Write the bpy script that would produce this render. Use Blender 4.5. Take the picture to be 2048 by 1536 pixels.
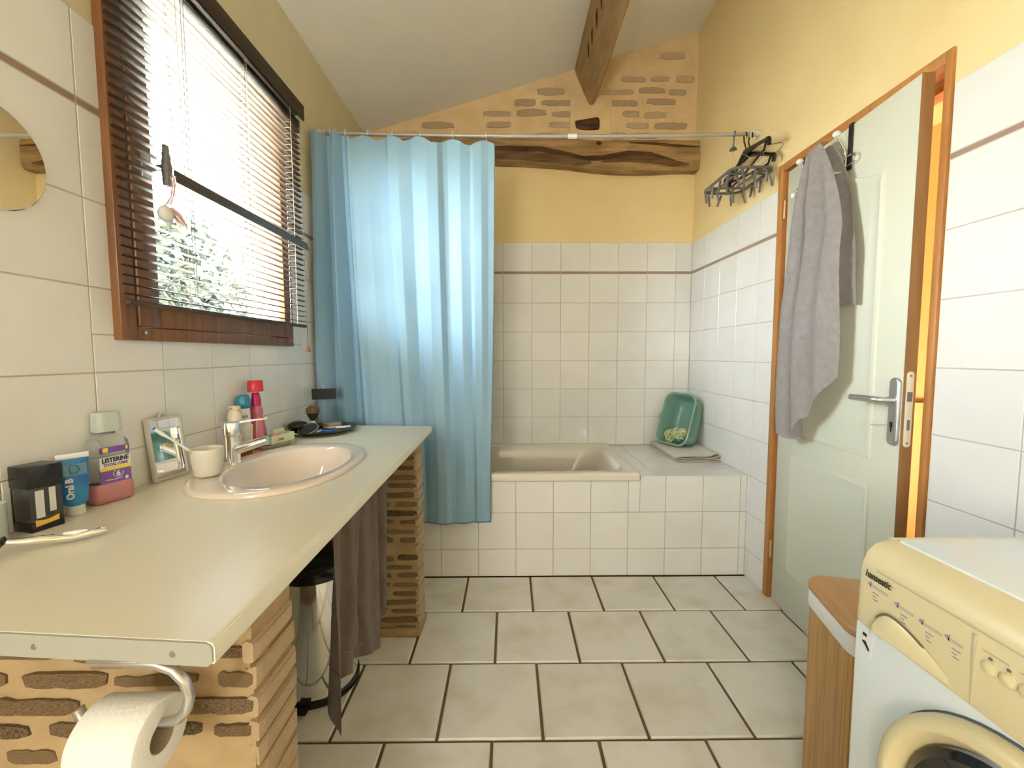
import bpy, bmesh, math, random
from mathutils import Vector, Matrix, noise
random.seed(7)
C = bpy.context.scene.collection
for o in list(bpy.data.objects): bpy.data.objects.remove(o)
PI = math.pi; R = math.radians
# ---------------------------------------------------------------- camera
XL, XR, DB, DF, H = -0.9674, 1.2710, 2.9891, 2.2163, 1.1928
pi_, ya, ro = 0.0692150813, 0.00777121788, 0.00196973814
fwd = Vector((math.sin(ya)*math.cos(pi_), math.cos(ya)*math.cos(pi_), -math.sin(pi_)))
rt0 = Vector((math.cos(ya), -math.sin(ya), 0)); dn0 = fwd.cross(rt0)
rt = rt0*math.cos(ro) + dn0*math.sin(ro); dn = -rt0*math.sin(ro) + dn0*math.cos(ro)
cam = bpy.data.cameras.new('camera'); co = bpy.data.objects.new('camera', cam); C.objects.link(co)
M = Matrix((rt, -dn, -fwd)).transposed().to_4x4(); M.translation = Vector((0, 0, H)); co.matrix_world = M
cam.sensor_width = 36; cam.lens = 850.685*36/2048; cam.clip_start = 0.02; cam.clip_end = 200
bpy.context.scene.camera = co
# ---------------------------------------------------------------- sky, lamps, exposure
w = bpy.data.worlds.new('sky'); bpy.context.scene.world = w; w.use_nodes = True
nt = w.node_tree; bg = nt.nodes['Background']
tc = nt.nodes.new('ShaderNodeTexCoord'); sep = nt.nodes.new('ShaderNodeSeparateXYZ'); rmp = nt.nodes.new('ShaderNodeValToRGB')
nt.links.new(tc.outputs['Generated'], sep.inputs[0]); nt.links.new(sep.outputs['Z'], rmp.inputs[0]); nt.links.new(rmp.outputs[0], bg.inputs[0])
rmp.color_ramp.elements[0].position = 0.0; rmp.color_ramp.elements[0].color = (0.93, 0.96, 1.0, 1)
rmp.color_ramp.elements[1].position = 0.6; rmp.color_ramp.elements[1].color = (0.72, 0.86, 1.0, 1)
bg.inputs[1].default_value = 25.0
pl = bpy.data.lights.new('window_portal', 'AREA'); pl.shape = 'RECTANGLE'; pl.size = 0.80; pl.size_y = 0.95; pl.cycles.is_portal = True
po = bpy.data.objects.new('window_portal', pl); C.objects.link(po); po.location = (XL-0.16, 1.50, 1.72); po.rotation_euler = (0, -PI/2, 0)
bl = bpy.data.lights.new('unseen_fill_light', 'POINT'); bl.energy = 92; bl.color = (1.0, 0.975, 0.935); bl.shadow_soft_size = 0.40  # unseen fill lamp, added low behind the camera to brighten the room
bo = bpy.data.objects.new('unseen_fill_light', bl); C.objects.link(bo); bo.location = (-0.80, -1.90, 1.35)
hl = bpy.data.lights.new('hall_bulb', 'POINT'); hl.energy = 11; hl.color = (1.0, 0.72, 0.42); hl.shadow_soft_size = 0.1
ho = bpy.data.objects.new('hall_bulb', hl); C.objects.link(ho); ho.location = (1.85, 1.0, 1.75)
sl = bpy.data.lights.new('sun', 'SUN'); sl.energy = 265; sl.color = (1.0, 0.95, 0.86); sl.angle = 0.01
so = bpy.data.objects.new('sun', sl); C.objects.link(so); so.rotation_euler = (R(-22), R(32), 0)
vs = bpy.context.scene.view_settings; vs.view_transform = 'Standard'; vs.look = 'None'; vs.gamma = 1; vs.use_curve_mapping = False; vs.exposure = 0.72

# ---------------------------------------------------------------- materials
MT = {}
def mat(name, col, rough=0.5, metal=0.0, col2=None, scale=8, stretch=(1,1,1), bump=0.0, bscale=40, rand=0.0, spec=0.5, coat=0.0, trans=0.0, ior=1.45, alpha=1.0, sheen=0.0, detail=4, ramp=(0.35,0.65), bdist=0.01, randcols=None, subsurf=0.0):
    if name in MT: return MT[name]
    m = bpy.data.materials.new(name); m.use_nodes = True; t = m.node_tree; b = t.nodes['Principled BSDF']
    N = t.nodes.new; L = t.links.new
    b.inputs['Roughness'].default_value = rough; b.inputs['Metallic'].default_value = metal
    b.inputs['Specular IOR Level'].default_value = spec; b.inputs['Coat Weight'].default_value = coat
    b.inputs['Transmission Weight'].default_value = trans; b.inputs['IOR'].default_value = ior; b.inputs['Alpha'].default_value = alpha
    if sheen: b.inputs['Sheen Weight'].default_value = sheen
    b.inputs['Base Color'].default_value = (*col, 1)
    coord = N('ShaderNodeTexCoord'); mp = N('ShaderNodeMapping'); L(coord.outputs['Object'], mp.inputs[0]); mp.inputs['Scale'].default_value = stretch
    info = None; out = None
    if randcols or rand:
        info = N('ShaderNodeObjectInfo')
        va = N('ShaderNodeVectorMath'); va.operation = 'MULTIPLY_ADD'; cx = N('ShaderNodeCombineXYZ')
        for k in range(3): L(info.outputs['Random'], cx.inputs[k])
        L(cx.outputs[0], va.inputs[0]); va.inputs[1].default_value = (17, 31, 23); L(mp.outputs[0], va.inputs[2]); vec = va.outputs[0]
    else: vec = mp.outputs[0]
    if randcols:
        cr = N('ShaderNodeValToRGB'); cr.color_ramp.interpolation = 'CONSTANT'; L(info.outputs['Random'], cr.inputs[0])
        el = cr.color_ramp.elements
        while len(el) < len(randcols): el.new(0.5)
        for k, c in enumerate(randcols): el[k].position = k/len(randcols); el[k].color = (*c, 1)
        out = cr.outputs[0]
    if col2:
        nz = N('ShaderNodeTexNoise'); nz.inputs['Scale'].default_value = scale; nz.inputs['Detail'].default_value = detail; L(vec, nz.inputs['Vector'])
        r = N('ShaderNodeMapRange'); r.inputs[1].default_value, r.inputs[2].default_value = ramp; L(nz.outputs['Fac'], r.inputs[0])
        mx = N('ShaderNodeMix'); mx.data_type = 'RGBA'; L(r.outputs[0], mx.inputs[0])
        if out: L(out, mx.inputs[6])
        else: mx.inputs[6].default_value = (*col, 1)
        mx.inputs[7].default_value = (*col2, 1); out = mx.outputs[2]
    if rand:
        hs = N('ShaderNodeHueSaturation'); mr = N('ShaderNodeMapRange'); L(info.outputs['Random'], mr.inputs[0]); mr.inputs[3].default_value = 1-rand; mr.inputs[4].default_value = 1+rand
        L(mr.outputs[0], hs.inputs['Value'])
        if out: L(out, hs.inputs['Color'])
        else: hs.inputs['Color'].default_value = (*col, 1)
        out = hs.outputs[0]
    if out: L(out, b.inputs['Base Color'])
    if bump:
        nb = N('ShaderNodeTexNoise'); nb.inputs['Scale'].default_value = bscale; nb.inputs['Detail'].default_value = 5; L(vec, nb.inputs['Vector'])
        bp = N('ShaderNodeBump'); bp.inputs['Strength'].default_value = bump; bp.inputs['Distance'].default_value = bdist; L(nb.outputs['Fac'], bp.inputs['Height']); L(bp.outputs[0], b.inputs['Normal'])
    MT[name] = m; return m
def glassmat(name, tint=(1,1,1), fac=0.06):
    m = bpy.data.materials.new(name); m.use_nodes = True; t = m.node_tree; t.nodes.clear(); N = t.nodes.new; L = t.links.new
    o = N('ShaderNodeOutputMaterial'); mx = N('ShaderNodeMixShader'); tr = N('ShaderNodeBsdfTransparent'); g = N('ShaderNodeBsdfGlossy'); lw = N('ShaderNodeLayerWeight'); lw.inputs[0].default_value = 0.5; pw = N('ShaderNodeMath'); pw.operation = 'POWER'; pw.inputs[1].default_value = 5; L(lw.outputs['Facing'], pw.inputs[0]); fr = N('ShaderNodeMapRange'); fr.inputs[3].default_value = 0.03; fr.inputs[4].default_value = 0.8; L(pw.outputs[0], fr.inputs[0])
    tr.inputs[0].default_value = (*tint, 1); g.inputs['Roughness'].default_value = 0.02
    L(fr.outputs[0], mx.inputs[0]); L(tr.outputs[0], mx.inputs[1]); L(g.outputs[0], mx.inputs[2]); L(mx.outputs[0], o.inputs[0]); MT[name] = m; return m
PLY = mat('yellow_plaster', (0.90,0.72,0.385), 0.85, col2=(0.87,0.68,0.35), scale=2.5, bump=0.12, bscale=60)
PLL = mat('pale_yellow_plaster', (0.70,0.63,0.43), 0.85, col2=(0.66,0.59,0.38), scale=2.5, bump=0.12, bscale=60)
PLC = mat('cream_ceiling_plaster', (0.88,0.86,0.77), 0.9, col2=(0.86,0.83,0.74), scale=1.5, bump=0.08, bscale=50)
TILE = mat('white_glazed_tile', (0.83,0.825,0.80), 0.12, col2=(0.80,0.79,0.76), scale=6, rand=0.02, bump=0.03, bscale=12)
GROUT = mat('pale_grout', (0.56,0.53,0.46), 0.9, col2=(0.48,0.43,0.34), scale=5)
BORD = mat('brown_border_tile', (0.36,0.25,0.19), 0.25, rand=0.08)
FLT = mat('floor_tile_glaze', (0.80,0.78,0.72), 0.32, col2=(0.67,0.63,0.53), scale=7, rand=0.035, bump=0.10, bscale=14, ramp=(0.45,0.75))
FGR = mat('dark_floor_grout', (0.12,0.085,0.05), 0.9, col2=(0.20,0.13,0.06), scale=4)
MORT = mat('tan_mortar', (0.43,0.315,0.17), 0.95, col2=(0.35,0.245,0.125), scale=14, bump=0.5, bscale=70, bdist=0.006)
BRK = mat('old_brick', (0.4,0.25,0.13), 0.95, col2=(0.39,0.28,0.15), scale=22, bump=0.8, bscale=90, bdist=0.006, ramp=(0.42,0.60), randcols=[(0.27,0.15,0.07),(0.22,0.125,0.06),(0.33,0.20,0.095),(0.035,0.02,0.012),(0.29,0.16,0.075),(0.20,0.12,0.06),(0.35,0.23,0.11),(0.12,0.06,0.03)])
BRT = mat('tan_coated_brick', (0.62,0.475,0.305), 0.95, col2=(0.52,0.37,0.215), scale=22, rand=0.06, bump=0.6, bscale=80, bdist=0.006)
BRW = mat('washed_wall_brick', (0.66,0.50,0.32), 0.95, col2=(0.50,0.375,0.24), scale=18, rand=0.12, bump=0.6, bscale=70, bdist=0.006)
BMO = mat('gable_mortar', (0.80,0.60,0.345), 0.95, col2=(0.72,0.52,0.28), scale=7, bump=0.5, bscale=40, bdist=0.01)
BEAM = mat('old_oak', (0.46,0.30,0.125), 0.75, col2=(0.26,0.15,0.06), scale=5, stretch=(1,6,6), bump=0.6, bscale=14, bdist=0.012)
BEAMY = mat('old_oak_rafter', (0.47,0.315,0.145), 0.75, col2=(0.30,0.19,0.08), scale=6, stretch=(7,1,7), bump=0.6, bscale=14, bdist=0.012, ramp=(0.4,0.8))
BEAMD = mat('dark_split_oak', (0.11,0.05,0.018), 0.85, col2=(0.05,0.022,0.01), scale=6, stretch=(1,6,6), bump=0.5, bscale=16)
WOOD = mat('orange_varnished_wood', (0.52,0.24,0.075), 0.4, col2=(0.42,0.18,0.05), scale=5, stretch=(8,8,0.8), bump=0.05, bscale=30)
WOODW = mat('brown_window_wood', (0.24,0.105,0.040), 0.35, col2=(0.17,0.072,0.028), scale=5, stretch=(8,8,0.8))
WOODE = mat('brown_door_edge', (0.33,0.18,0.07), 0.5, col2=(0.27,0.14,0.05), scale=5, stretch=(8,8,0.6))
DOORW = mat('pale_green_white_paint', (0.69,0.70,0.585), 0.35, col2=(0.67,0.68,0.56), scale=3)
WTOP = mat('cream_laminate', (0.76,0.71,0.56), 0.28, col2=(0.74,0.69,0.54), scale=3, bump=0.02, bscale=200)
EDGE = mat('white_edge_band', (0.80,0.78,0.66), 0.4)
CAPS = mat('grey_end_strip', (0.37,0.375,0.33), 0.45)
SINK = mat('champagne_ceramic', (0.76,0.64,0.53), 0.08, coat=0.5)
TUB = mat('ivory_enamel', (0.76,0.71,0.61), 0.10, coat=0.4)
CHR = mat('chrome', (0.86,0.87,0.88), 0.08, 1.0)
STEEL = mat('brushed_steel', (0.55,0.55,0.56), 0.3, 1.0)
ALU = mat('satin_aluminium', (0.62,0.63,0.65), 0.34, 1.0)
ROD = mat('grey_curtain_rod', (0.46,0.43,0.38), 0.35, 0.3)
BLK = mat('black_plastic', (0.012,0.012,0.013), 0.25)
BLKM = mat('matt_black', (0.018,0.017,0.016), 0.6)
WPL = mat('white_plastic', (0.80,0.80,0.78), 0.3)
IVR = mat('ivory_plastic', (0.72,0.68,0.56), 0.35)
SLAT = mat('brown_slat', (0.040,0.023,0.013), 0.5, col2=(0.032,0.018,0.010), scale=4, stretch=(10,1,10))
_t = SLAT.node_tree; _tr = _t.nodes.new('ShaderNodeBsdfTranslucent'); _tr.inputs[0].default_value = (0.45,0.16,0.04,1); _mx = _t.nodes.new('ShaderNodeMixShader'); _mx.inputs[0].default_value = 0.04
_t.links.new(_t.nodes['Principled BSDF'].outputs[0], _mx.inputs[1]); _t.links.new(_tr.outputs[0], _mx.inputs[2]); _t.links.new(_mx.outputs[0], _t.nodes['Material Output'].inputs[0])
RAIL = mat('dark_brown_rail', (0.07,0.05,0.038), 0.4)
CORD = mat('beige_cord', (0.62,0.50,0.36), 0.8)
CORDK = mat('dark_cord', (0.10,0.08,0.07), 0.8)
CURT = mat('blue_satin', (0.30,0.475,0.615), 0.52, col2=(0.27,0.445,0.59), scale=3, sheen=0.05, spec=0.3)
TOWG = mat('grey_terry', (0.64,0.59,0.57), 0.95, col2=(0.57,0.52,0.50), scale=40, bump=0.9, bscale=220, sheen=0.4, bdist=0.006)
TOWB = mat('brown_terry', (0.175,0.12,0.096), 0.95, col2=(0.27,0.20,0.165), scale=9, stretch=(1,6,1), bump=0.8, bscale=220, sheen=0.8, bdist=0.006)
GREEN = mat('sage_plastic', (0.20,0.36,0.29), 0.22)
LOOF = mat('pale_green_net', (0.76,0.79,0.50), 0.7, col2=(0.60,0.66,0.34), scale=30)
MATC = mat('cream_bath_mat', (0.82,0.77,0.66), 0.95, col2=(0.77,0.71,0.59), scale=60, bump=0.8, bscale=160)
MATB = mat('mat_brown_edge', (0.34,0.22,0.15), 0.95)
MCH = mat('white_enamel_panel', (0.76,0.81,0.80), 0.25)
CREAM = mat('aged_cream_plastic', (0.72,0.63,0.38), 0.3, col2=(0.70,0.61,0.36), scale=3)
BAMB = mat('bamboo', (0.50,0.29,0.10), 0.42, col2=(0.40,0.21,0.065), scale=6, stretch=(10,10,0.7), rand=0.08)
BAML = mat('bamboo_lid_wood', (0.52,0.29,0.12), 0.35, col2=(0.45,0.24,0.09), scale=5, stretch=(9,1,4))
LINEN = mat('white_liner', (0.76,0.74,0.68), 0.9, bump=0.3, bscale=200)
PAPER = mat('white_paper', (0.80,0.80,0.77), 0.9, bump=0.15, bscale=150)
CARDB = mat('grey_card', (0.45,0.38,0.30), 0.9)
CUP = mat('grey_cream_ceramic', (0.66,0.63,0.52), 0.45, bump=0.1, bscale=30)
MIRR = mat('mirror_silver', (0.92,0.93,0.92), 0.01, 1.0)
BROWNH = mat('badger_hair', (0.20,0.12,0.06), 0.8, col2=(0.04,0.025,0.02), scale=5, stretch=(60,60,1))
HAIRD = mat('dark_hair', (0.03,0.02,0.016), 0.8)
PURP = mat('purple_label', (0.16,0.07,0.32), 0.4, col2=(0.24,0.13,0.42), scale=12)
LIQ = mat('pink_mouthwash', (0.52,0.22,0.24), 0.15, spec=0.5)
CLR = mat('clear_plastic', (0.92,0.95,0.92), 0.06, trans=0.9, ior=1.2)
CLRG = mat('frosted_cap', (0.74,0.80,0.74), 0.25, trans=0.5, ior=1.2)
YEL = mat('yellow_print', (0.85,0.66,0.10), 0.4)
INK = mat('black_ink', (0.02,0.02,0.025), 0.5)
BLUE = mat('blue_tube', (0.02,0.15,0.50), 0.3, col2=(0.05,0.32,0.62), scale=20, stretch=(1,1,1))
BLUE2 = mat('light_blue_print', (0.30,0.62,0.82), 0.3)
BLUER = mat('royal_blue_plastic', (0.02,0.10,0.42), 0.3)
TEAL = mat('teal_cap', (0.03,0.24,0.36), 0.3)
REDC = mat('red_cap', (0.58,0.03,0.04), 0.35)
MAG = mat('magenta_cap', (0.50,0.008,0.10), 0.25)
PINK = mat('pink_bottle', (0.72,0.20,0.27), 0.2, trans=0.35)
LPINK = mat('pale_pink_print', (0.85,0.55,0.48), 0.4)
PEARL = mat('cream_bottle', (0.74,0.66,0.53), 0.3)
AMBER = mat('amber_soap', (0.42,0.10,0.02), 0.2, trans=0.3)
SOAPG = mat('pale_green_card', (0.66,0.70,0.45), 0.6)
SOAPD = mat('soap_dish_taupe', (0.36,0.30,0.23), 0.4)
SMOKE = mat('smoked_glass', (0.22,0.22,0.20), 0.05, trans=0.75, ior=1.3)
GOLD = mat('amber_perfume', (0.72,0.42,0.06), 0.15)
SILV = mat('silver_print', (0.62,0.62,0.58), 0.3, 0.3)
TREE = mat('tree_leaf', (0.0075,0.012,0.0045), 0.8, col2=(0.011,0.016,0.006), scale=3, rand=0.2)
BARK = mat('tree_bark', (0.06,0.045,0.03), 0.9)
GBOUNCE = mat('pale_bounce_ground', (0.58,0.54,0.46), 0.9, col2=(0.50,0.47,0.40), scale=1)  # unseen ground, made pale to bounce sunlight up through the window
HALLP = mat('hall_ochre_plaster', (0.78,0.45,0.16), 0.85, bump=0.1, bscale=40)
LAVP = mat('lilac_print', (0.33,0.28,0.40), 0.5)
GRYP = mat('grey_print', (0.52,0.46,0.36), 0.5)
PLGR = mat('grey_green_plastic', (0.13,0.13,0.115), 0.4)
PEGM = mat('dark_grey_peg', (0.17,0.16,0.155), 0.4)
BRASS = mat('brass', (0.72,0.55,0.25), 0.3, 1.0)
WCLAY = mat('white_bisque', (0.70,0.72,0.66), 0.6)
RIBB = mat('pink_ribbon', (0.66,0.42,0.38), 0.7)
glassmat('window_glass', (0.97,0.99,0.98))
TSHB = mat('white_tube', (0.78,0.78,0.74), 0.35)
BRGR = mat('brush_green', (0.45,0.62,0.25), 0.4)

# ---------------------------------------------------------------- geometry helpers
ROOT = {}
def BM(): return bmesh.new()
def obj(name, bm, m, parent=None, ang=40, local=False, kind=None, label=None):
    bmesh.ops.recalc_face_normals(bm, faces=bm.faces)
    me = bpy.data.meshes.new(name); r = ROOT.get(parent.name) if parent else None
    if r and not local: bmesh.ops.translate(bm, verts=bm.verts, vec=-Vector(r))
    bm.to_mesh(me); bm.free(); me.materials.append(m)
    if ang: me.shade_smooth(); me.set_sharp_from_angle(angle=R(ang))
    o = bpy.data.objects.new(name, me); C.objects.link(o)
    if parent: o.parent = parent; ROOT[o.name] = r
    if kind: o['kind'] = kind
    if label: o['label'] = label
    return o
def inst(name, me, parent, loc, scale=(1,1,1), rot=(0,0,0)):
    o = bpy.data.objects.new(name, me); C.objects.link(o); o.parent = parent
    r = Vector(ROOT.get(parent.name) or (0,0,0)); o.location = Vector(loc)-r; o.scale = scale; o.rotation_euler = rot; return o
def mesh(name, bm, m, ang=40):
    bmesh.ops.recalc_face_normals(bm, faces=bm.faces); me = bpy.data.meshes.new(name); bm.to_mesh(me); bm.free(); me.materials.append(m)
    if ang: me.shade_smooth(); me.set_sharp_from_angle(angle=R(ang))
    return me
def tag(o, label, cat, group=None):
    o['label'] = label; o['category'] = cat
    if group: o['group'] = group
    return o
def thing(name, label, cat, loc=(0,0,0), rz=0, group=None):
    o = bpy.data.objects.new(name, None); C.objects.link(o); o.location = loc; o.rotation_euler = (0,0,rz); o.empty_display_size = 0.05
    ROOT[o.name] = tuple(loc); return tag(o, label, cat, group)
def struct(name, bm, m, ang=0, parent=None):
    o = obj(name, bm, m, parent, ang); o['kind'] = 'structure'; ROOT[o.name] = (0,0,0); return o
def sempty(name):
    o = bpy.data.objects.new(name, None); C.objects.link(o); o['kind'] = 'structure'; ROOT[o.name] = (0,0,0); return o
def dup(root, loc, rz=0, label=None):
    r = root.copy(); C.objects.link(r); r.location = loc; r.rotation_euler = (0,0,rz)
    if label: r['label'] = label
    for ch in list(root.children):
        c = ch.copy(); C.objects.link(c); c.parent = r
        for g in ch.children:
            d = g.copy(); C.objects.link(d); d.parent = c
    return r
def box(bm, x0,x1,y0,y1,z0,z1, bev=0, seg=2, mtx=None):
    vs = [bm.verts.new((x,y,z)) for x in (x0,x1) for y in (y0,y1) for z in (z0,z1)]
    fs = [bm.faces.new([vs[i] for i in f]) for f in ((0,1,3,2),(4,6,7,5),(0,4,5,1),(2,3,7,6),(0,2,6,4),(1,5,7,3))]
    bm.normal_update()
    if bev:
        es = list({e for f in fs for e in f.edges})
        rb = bmesh.ops.bevel(bm, geom=es, offset=bev, segments=seg, affect='EDGES', profile=0.5)
        vs = list({v for f in rb['faces'] for v in f.verts} | {v for v in vs if v.is_valid})
    if mtx: bmesh.ops.transform(bm, matrix=mtx, verts=vs)
    return vs
def loft(bm, rings, closed=True, cap0=True, cap1=True):
    rv = [[bm.verts.new(p) for p in r] for r in rings]; n = len(rings[0])
    for a, b in zip(rv, rv[1:]):
        for i in range(n if closed else n-1):
            j = (i+1) % n
            try: bm.faces.new((a[i], a[j], b[j], b[i]))
            except ValueError: pass
    if cap0: bm.faces.new(rv[0][::-1])
    if cap1: bm.faces.new(rv[-1])
    return rv
def lathe(bm, prof, c=(0,0,0), seg=24, sx=1, sy=1, axis='z', cap=True):
    rings = []
    for r, h in prof:
        ring = []
        for k in range(seg):
            a = 2*PI*k/seg; x, y = max(r,1e-5)*math.cos(a)*sx, max(r,1e-5)*math.sin(a)*sy
            p = {'z':(x,y,h), 'x':(h,x,y), 'y':(x,h,y)}[axis]
            ring.append((c[0]+p[0], c[1]+p[1], c[2]+p[2]))
        rings.append(ring)
    return loft(bm, rings, True, cap, cap)
def tube(bm, pts, r, seg=8, closed=False, flat=1.0):
    pts = [Vector(p) for p in pts]; n = len(pts); rings = []
    up = None
    for i, p in enumerate(pts):
        if closed: t = pts[(i+1)%n]-pts[i-1]
        else: t = pts[min(i+1,n-1)]-pts[max(i-1,0)]
        t.normalize()
        if up is None:
            up = Vector((0,0,1)) if abs(t.z) < 0.9 else Vector((1,0,0))
        a = (up - t*up.dot(t)); 
        if a.length < 1e-6: a = t.orthogonal()
        a.normalize(); b = t.cross(a); up = a
        rr = r[i] if isinstance(r,(list,tuple)) else r
        rings.append([p + a*math.cos(2*PI*k/seg)*rr*flat + b*math.sin(2*PI*k/seg)*rr for k in range(seg)])
    if closed: rings.append(rings[0])
    rv = loft(bm, rings, True, not closed, not closed)
    if closed: bmesh.ops.remove_doubles(bm, verts=[v for q in rv for v in q], dist=1e-7)
def sphere(bm, c, r, sc=(1,1,1), u=14, v=9):
    m4 = Matrix.Translation(c) @ Matrix.Diagonal((r*sc[0], r*sc[1], r*sc[2], 1))
    return bmesh.ops.create_uvsphere(bm, u_segments=u, v_segments=v, radius=1, matrix=m4)['verts']
def rrect(hx, hy, r, n=5, cx=0, cy=0):
    out = []
    for sx, sy, a0 in ((1,1,0),(-1,1,90),(-1,-1,180),(1,-1,270)):
        for k in range(n+1):
            a = R(a0+90*k/n); out.append((cx+sx*(hx-r)+r*math.cos(a), cy+sy*(hy-r)+r*math.sin(a)))
    return out
def sup(cx, cy, ax, ay, e, n=64):
    out = []
    for k in range(n):
        a = 2*PI*k/n; c, s = math.cos(a), math.sin(a)
        out.append((cx+ax*math.copysign(abs(c)**(2/e),c), cy+ay*math.copysign(abs(s)**(2/e),s)))
    return out
def prism(bm, poly, f0, f1):
    a = [bm.verts.new(f0(p)) for p in poly]; b = [bm.verts.new(f1(p)) for p in poly]; n = len(poly)
    bm.faces.new(a[::-1]); bm.faces.new(b)
    for i in range(n): bm.faces.new((a[i], a[(i+1)%n], b[(i+1)%n], b[i]))
def sheet(bm, fn, nu, nv, th=0.0):
    vs = [[bm.verts.new(fn(i/nu, j/nv)) for j in range(nv+1)] for i in range(nu+1)]
    fs = [bm.faces.new((vs[i][j], vs[i+1][j], vs[i+1][j+1], vs[i][j+1])) for i in range(nu) for j in range(nv)]
    if th: bmesh.ops.solidify(bm, geom=fs, thickness=th)
def arc(c, r, a0, a1, n, f): return [Vector(c)+Vector(f(r*math.cos(R(a0+(a1-a0)*k/n)), r*math.sin(R(a0+(a1-a0)*k/n)))) for k in range(n+1)]
def rough(bm, amt, sc, seed=0):
    for v in bm.verts:
        v.co += Vector((noise.noise(v.co*sc+Vector((seed,0,0))), noise.noise(v.co*sc+Vector((0,seed+5,0))), noise.noise(v.co*sc+Vector((0,0,seed+9)))))*amt
def text(name, body, size, org, xd, ud, m, parent, align='LEFT', sx=1.0, bold=0.0, th=0.0003, shear=0.0):
    cu = bpy.data.curves.new('t', 'FONT'); cu.body = body; cu.size = size; cu.align_x = align; cu.extrude = th; cu.offset = bold; cu.resolution_u = 3; cu.shear = shear
    ob = bpy.data.objects.new('t', cu); C.objects.link(ob); dg = bpy.context.evaluated_depsgraph_get(); dg.update()
    me = bpy.data.meshes.new_from_object(ob.evaluated_get(dg)); bpy.data.objects.remove(ob)
    xd, ud = Vector(xd).normalized(), Vector(ud).normalized(); nd = xd.cross(ud)
    r = Vector(ROOT.get(parent.name) or (0,0,0)) if parent else Vector()
    for v in me.vertices: v.co = Vector(org) + xd*v.co.x*sx + ud*v.co.y + nd*v.co.z - r
    me.materials.clear(); me.materials.append(m); o = bpy.data.objects.new(name, me); C.objects.link(o); o.parent = parent; ROOT[o.name] = tuple(r); return o
def ceil_z(x): return 2.967 + 0.295*x

# ================================================================ ROOM SHELL
YF = -2.4
bm = BM(); box(bm, XL-.3, 3.2, YF-.3, DB+.3, -0.12, -0.008); floor = struct('floor', bm, FGR)
# wall left with the window opening
OY0, OY1, OZ0, OZ1 = 1.085, 1.865, 1.262, 2.215
bm = BM(); WX0, WX1 = XL-.16, XL-.003
for a in ((YF-.2,OY0,-.1,2.9),(OY1,DB+.2,-.1,2.9),(OY0,OY1,-.1,OZ0),(OY0,OY1,OZ1,2.9)): box(bm, WX0, WX1, *a)
wall_l = struct('wall_left', bm, PLL)
DY0, DY1, DZ = 1.265, 2.03, 2.055
bm = BM()
for a in ((YF-.2,DY0,-.1,3.6),(DY1,DB+.2,-.1,3.6),(DY0,DY1,DZ,3.6)): box(bm, XR+.004, XR+.12, *a)
wall_r = struct('wall_right', bm, PLY)
bm = BM(); prism(bm, [(XL-.2,-.1),(XR+.2,-.1),(XR+.2,ceil_z(XR+.2)+.1),(XL-.2,ceil_z(XL-.2)+.1)], lambda p:(p[0],DB+.004,p[1]), lambda p:(p[0],DB+.16,p[1])); wall_b = struct('wall_back', bm, PLY)
bm = BM(); prism(bm, [(XL-.2,-.1),(XR+.2,-.1),(XR+.2,ceil_z(XR+.2)+.1),(XL-.2,ceil_z(XL-.2)+.1)], lambda p:(p[0],YF,p[1]), lambda p:(p[0],YF-.16,p[1])); struct('wall_front', bm, PLC)
bm = BM(); prism(bm, [(XL-.2,ceil_z(XL-.2)),(XR+.2,ceil_z(XR+.2)),(XR+.2,ceil_z(XR+.2)+.12),(XL-.2,ceil_z(XL-.2)+.12)], lambda p:(p[0],YF-.2,p[1]), lambda p:(p[0],DB+.2,p[1])); struct('ceiling', bm, PLC)

# floor tiles
TC = {}
def tile_mesh(w, h, t, m, bev):
    k = (round(w,3), round(h,3), t, m.name)
    if k not in TC:
        b = BM(); x, y = w/2, h/2
        lo = [(-x,-y,-t),(x,-y,-t),(x,y,-t),(-x,y,-t)]; mi = [(a,c,-bev) for a,c,_ in lo]; s = bev
        hi = [(-x+s,-y+s,0),(x-s,-y+s,0),(x-s,y-s,0),(-x+s,y-s,0)]
        loft(b, [lo, mi, hi], True, False, True); TC[k] = mesh('tile', b, m, 0)
    return TC[k]
SF, J = 0.33208, 0.005
ys = [DF-.003, 1.90457] + [1.90457-SF*k for k in range(1,10)]
offs = [-0.22003, -0.38876, -0.22742, -0.3870]
for r in range(len(ys)-1):
    y1, y0 = ys[r], ys[r+1]; xo = offs[r] if r < 4 else offs[2+(r % 2)]
    k0 = math.floor((XL-xo)/SF)
    for k in range(k0, k0+9):
        x0, x1 = max(xo+k*SF, XL), min(xo+(k+1)*SF, XR+.1)
        if x1-x0 < 0.03: continue
        ww, hh = x1-x0-2*J, y1-y0-2*J
        o = inst('floor_tile', tile_mesh(ww, hh, 0.012, FLT, 0.004), floor, ((x0+x1)/2, (y0+y1)/2, random.uniform(-.0007,.0007)))
        o.rotation_euler = (random.uniform(-.002,.002), random.uniform(-.002,.002), random.uniform(-.003,.003))
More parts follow.
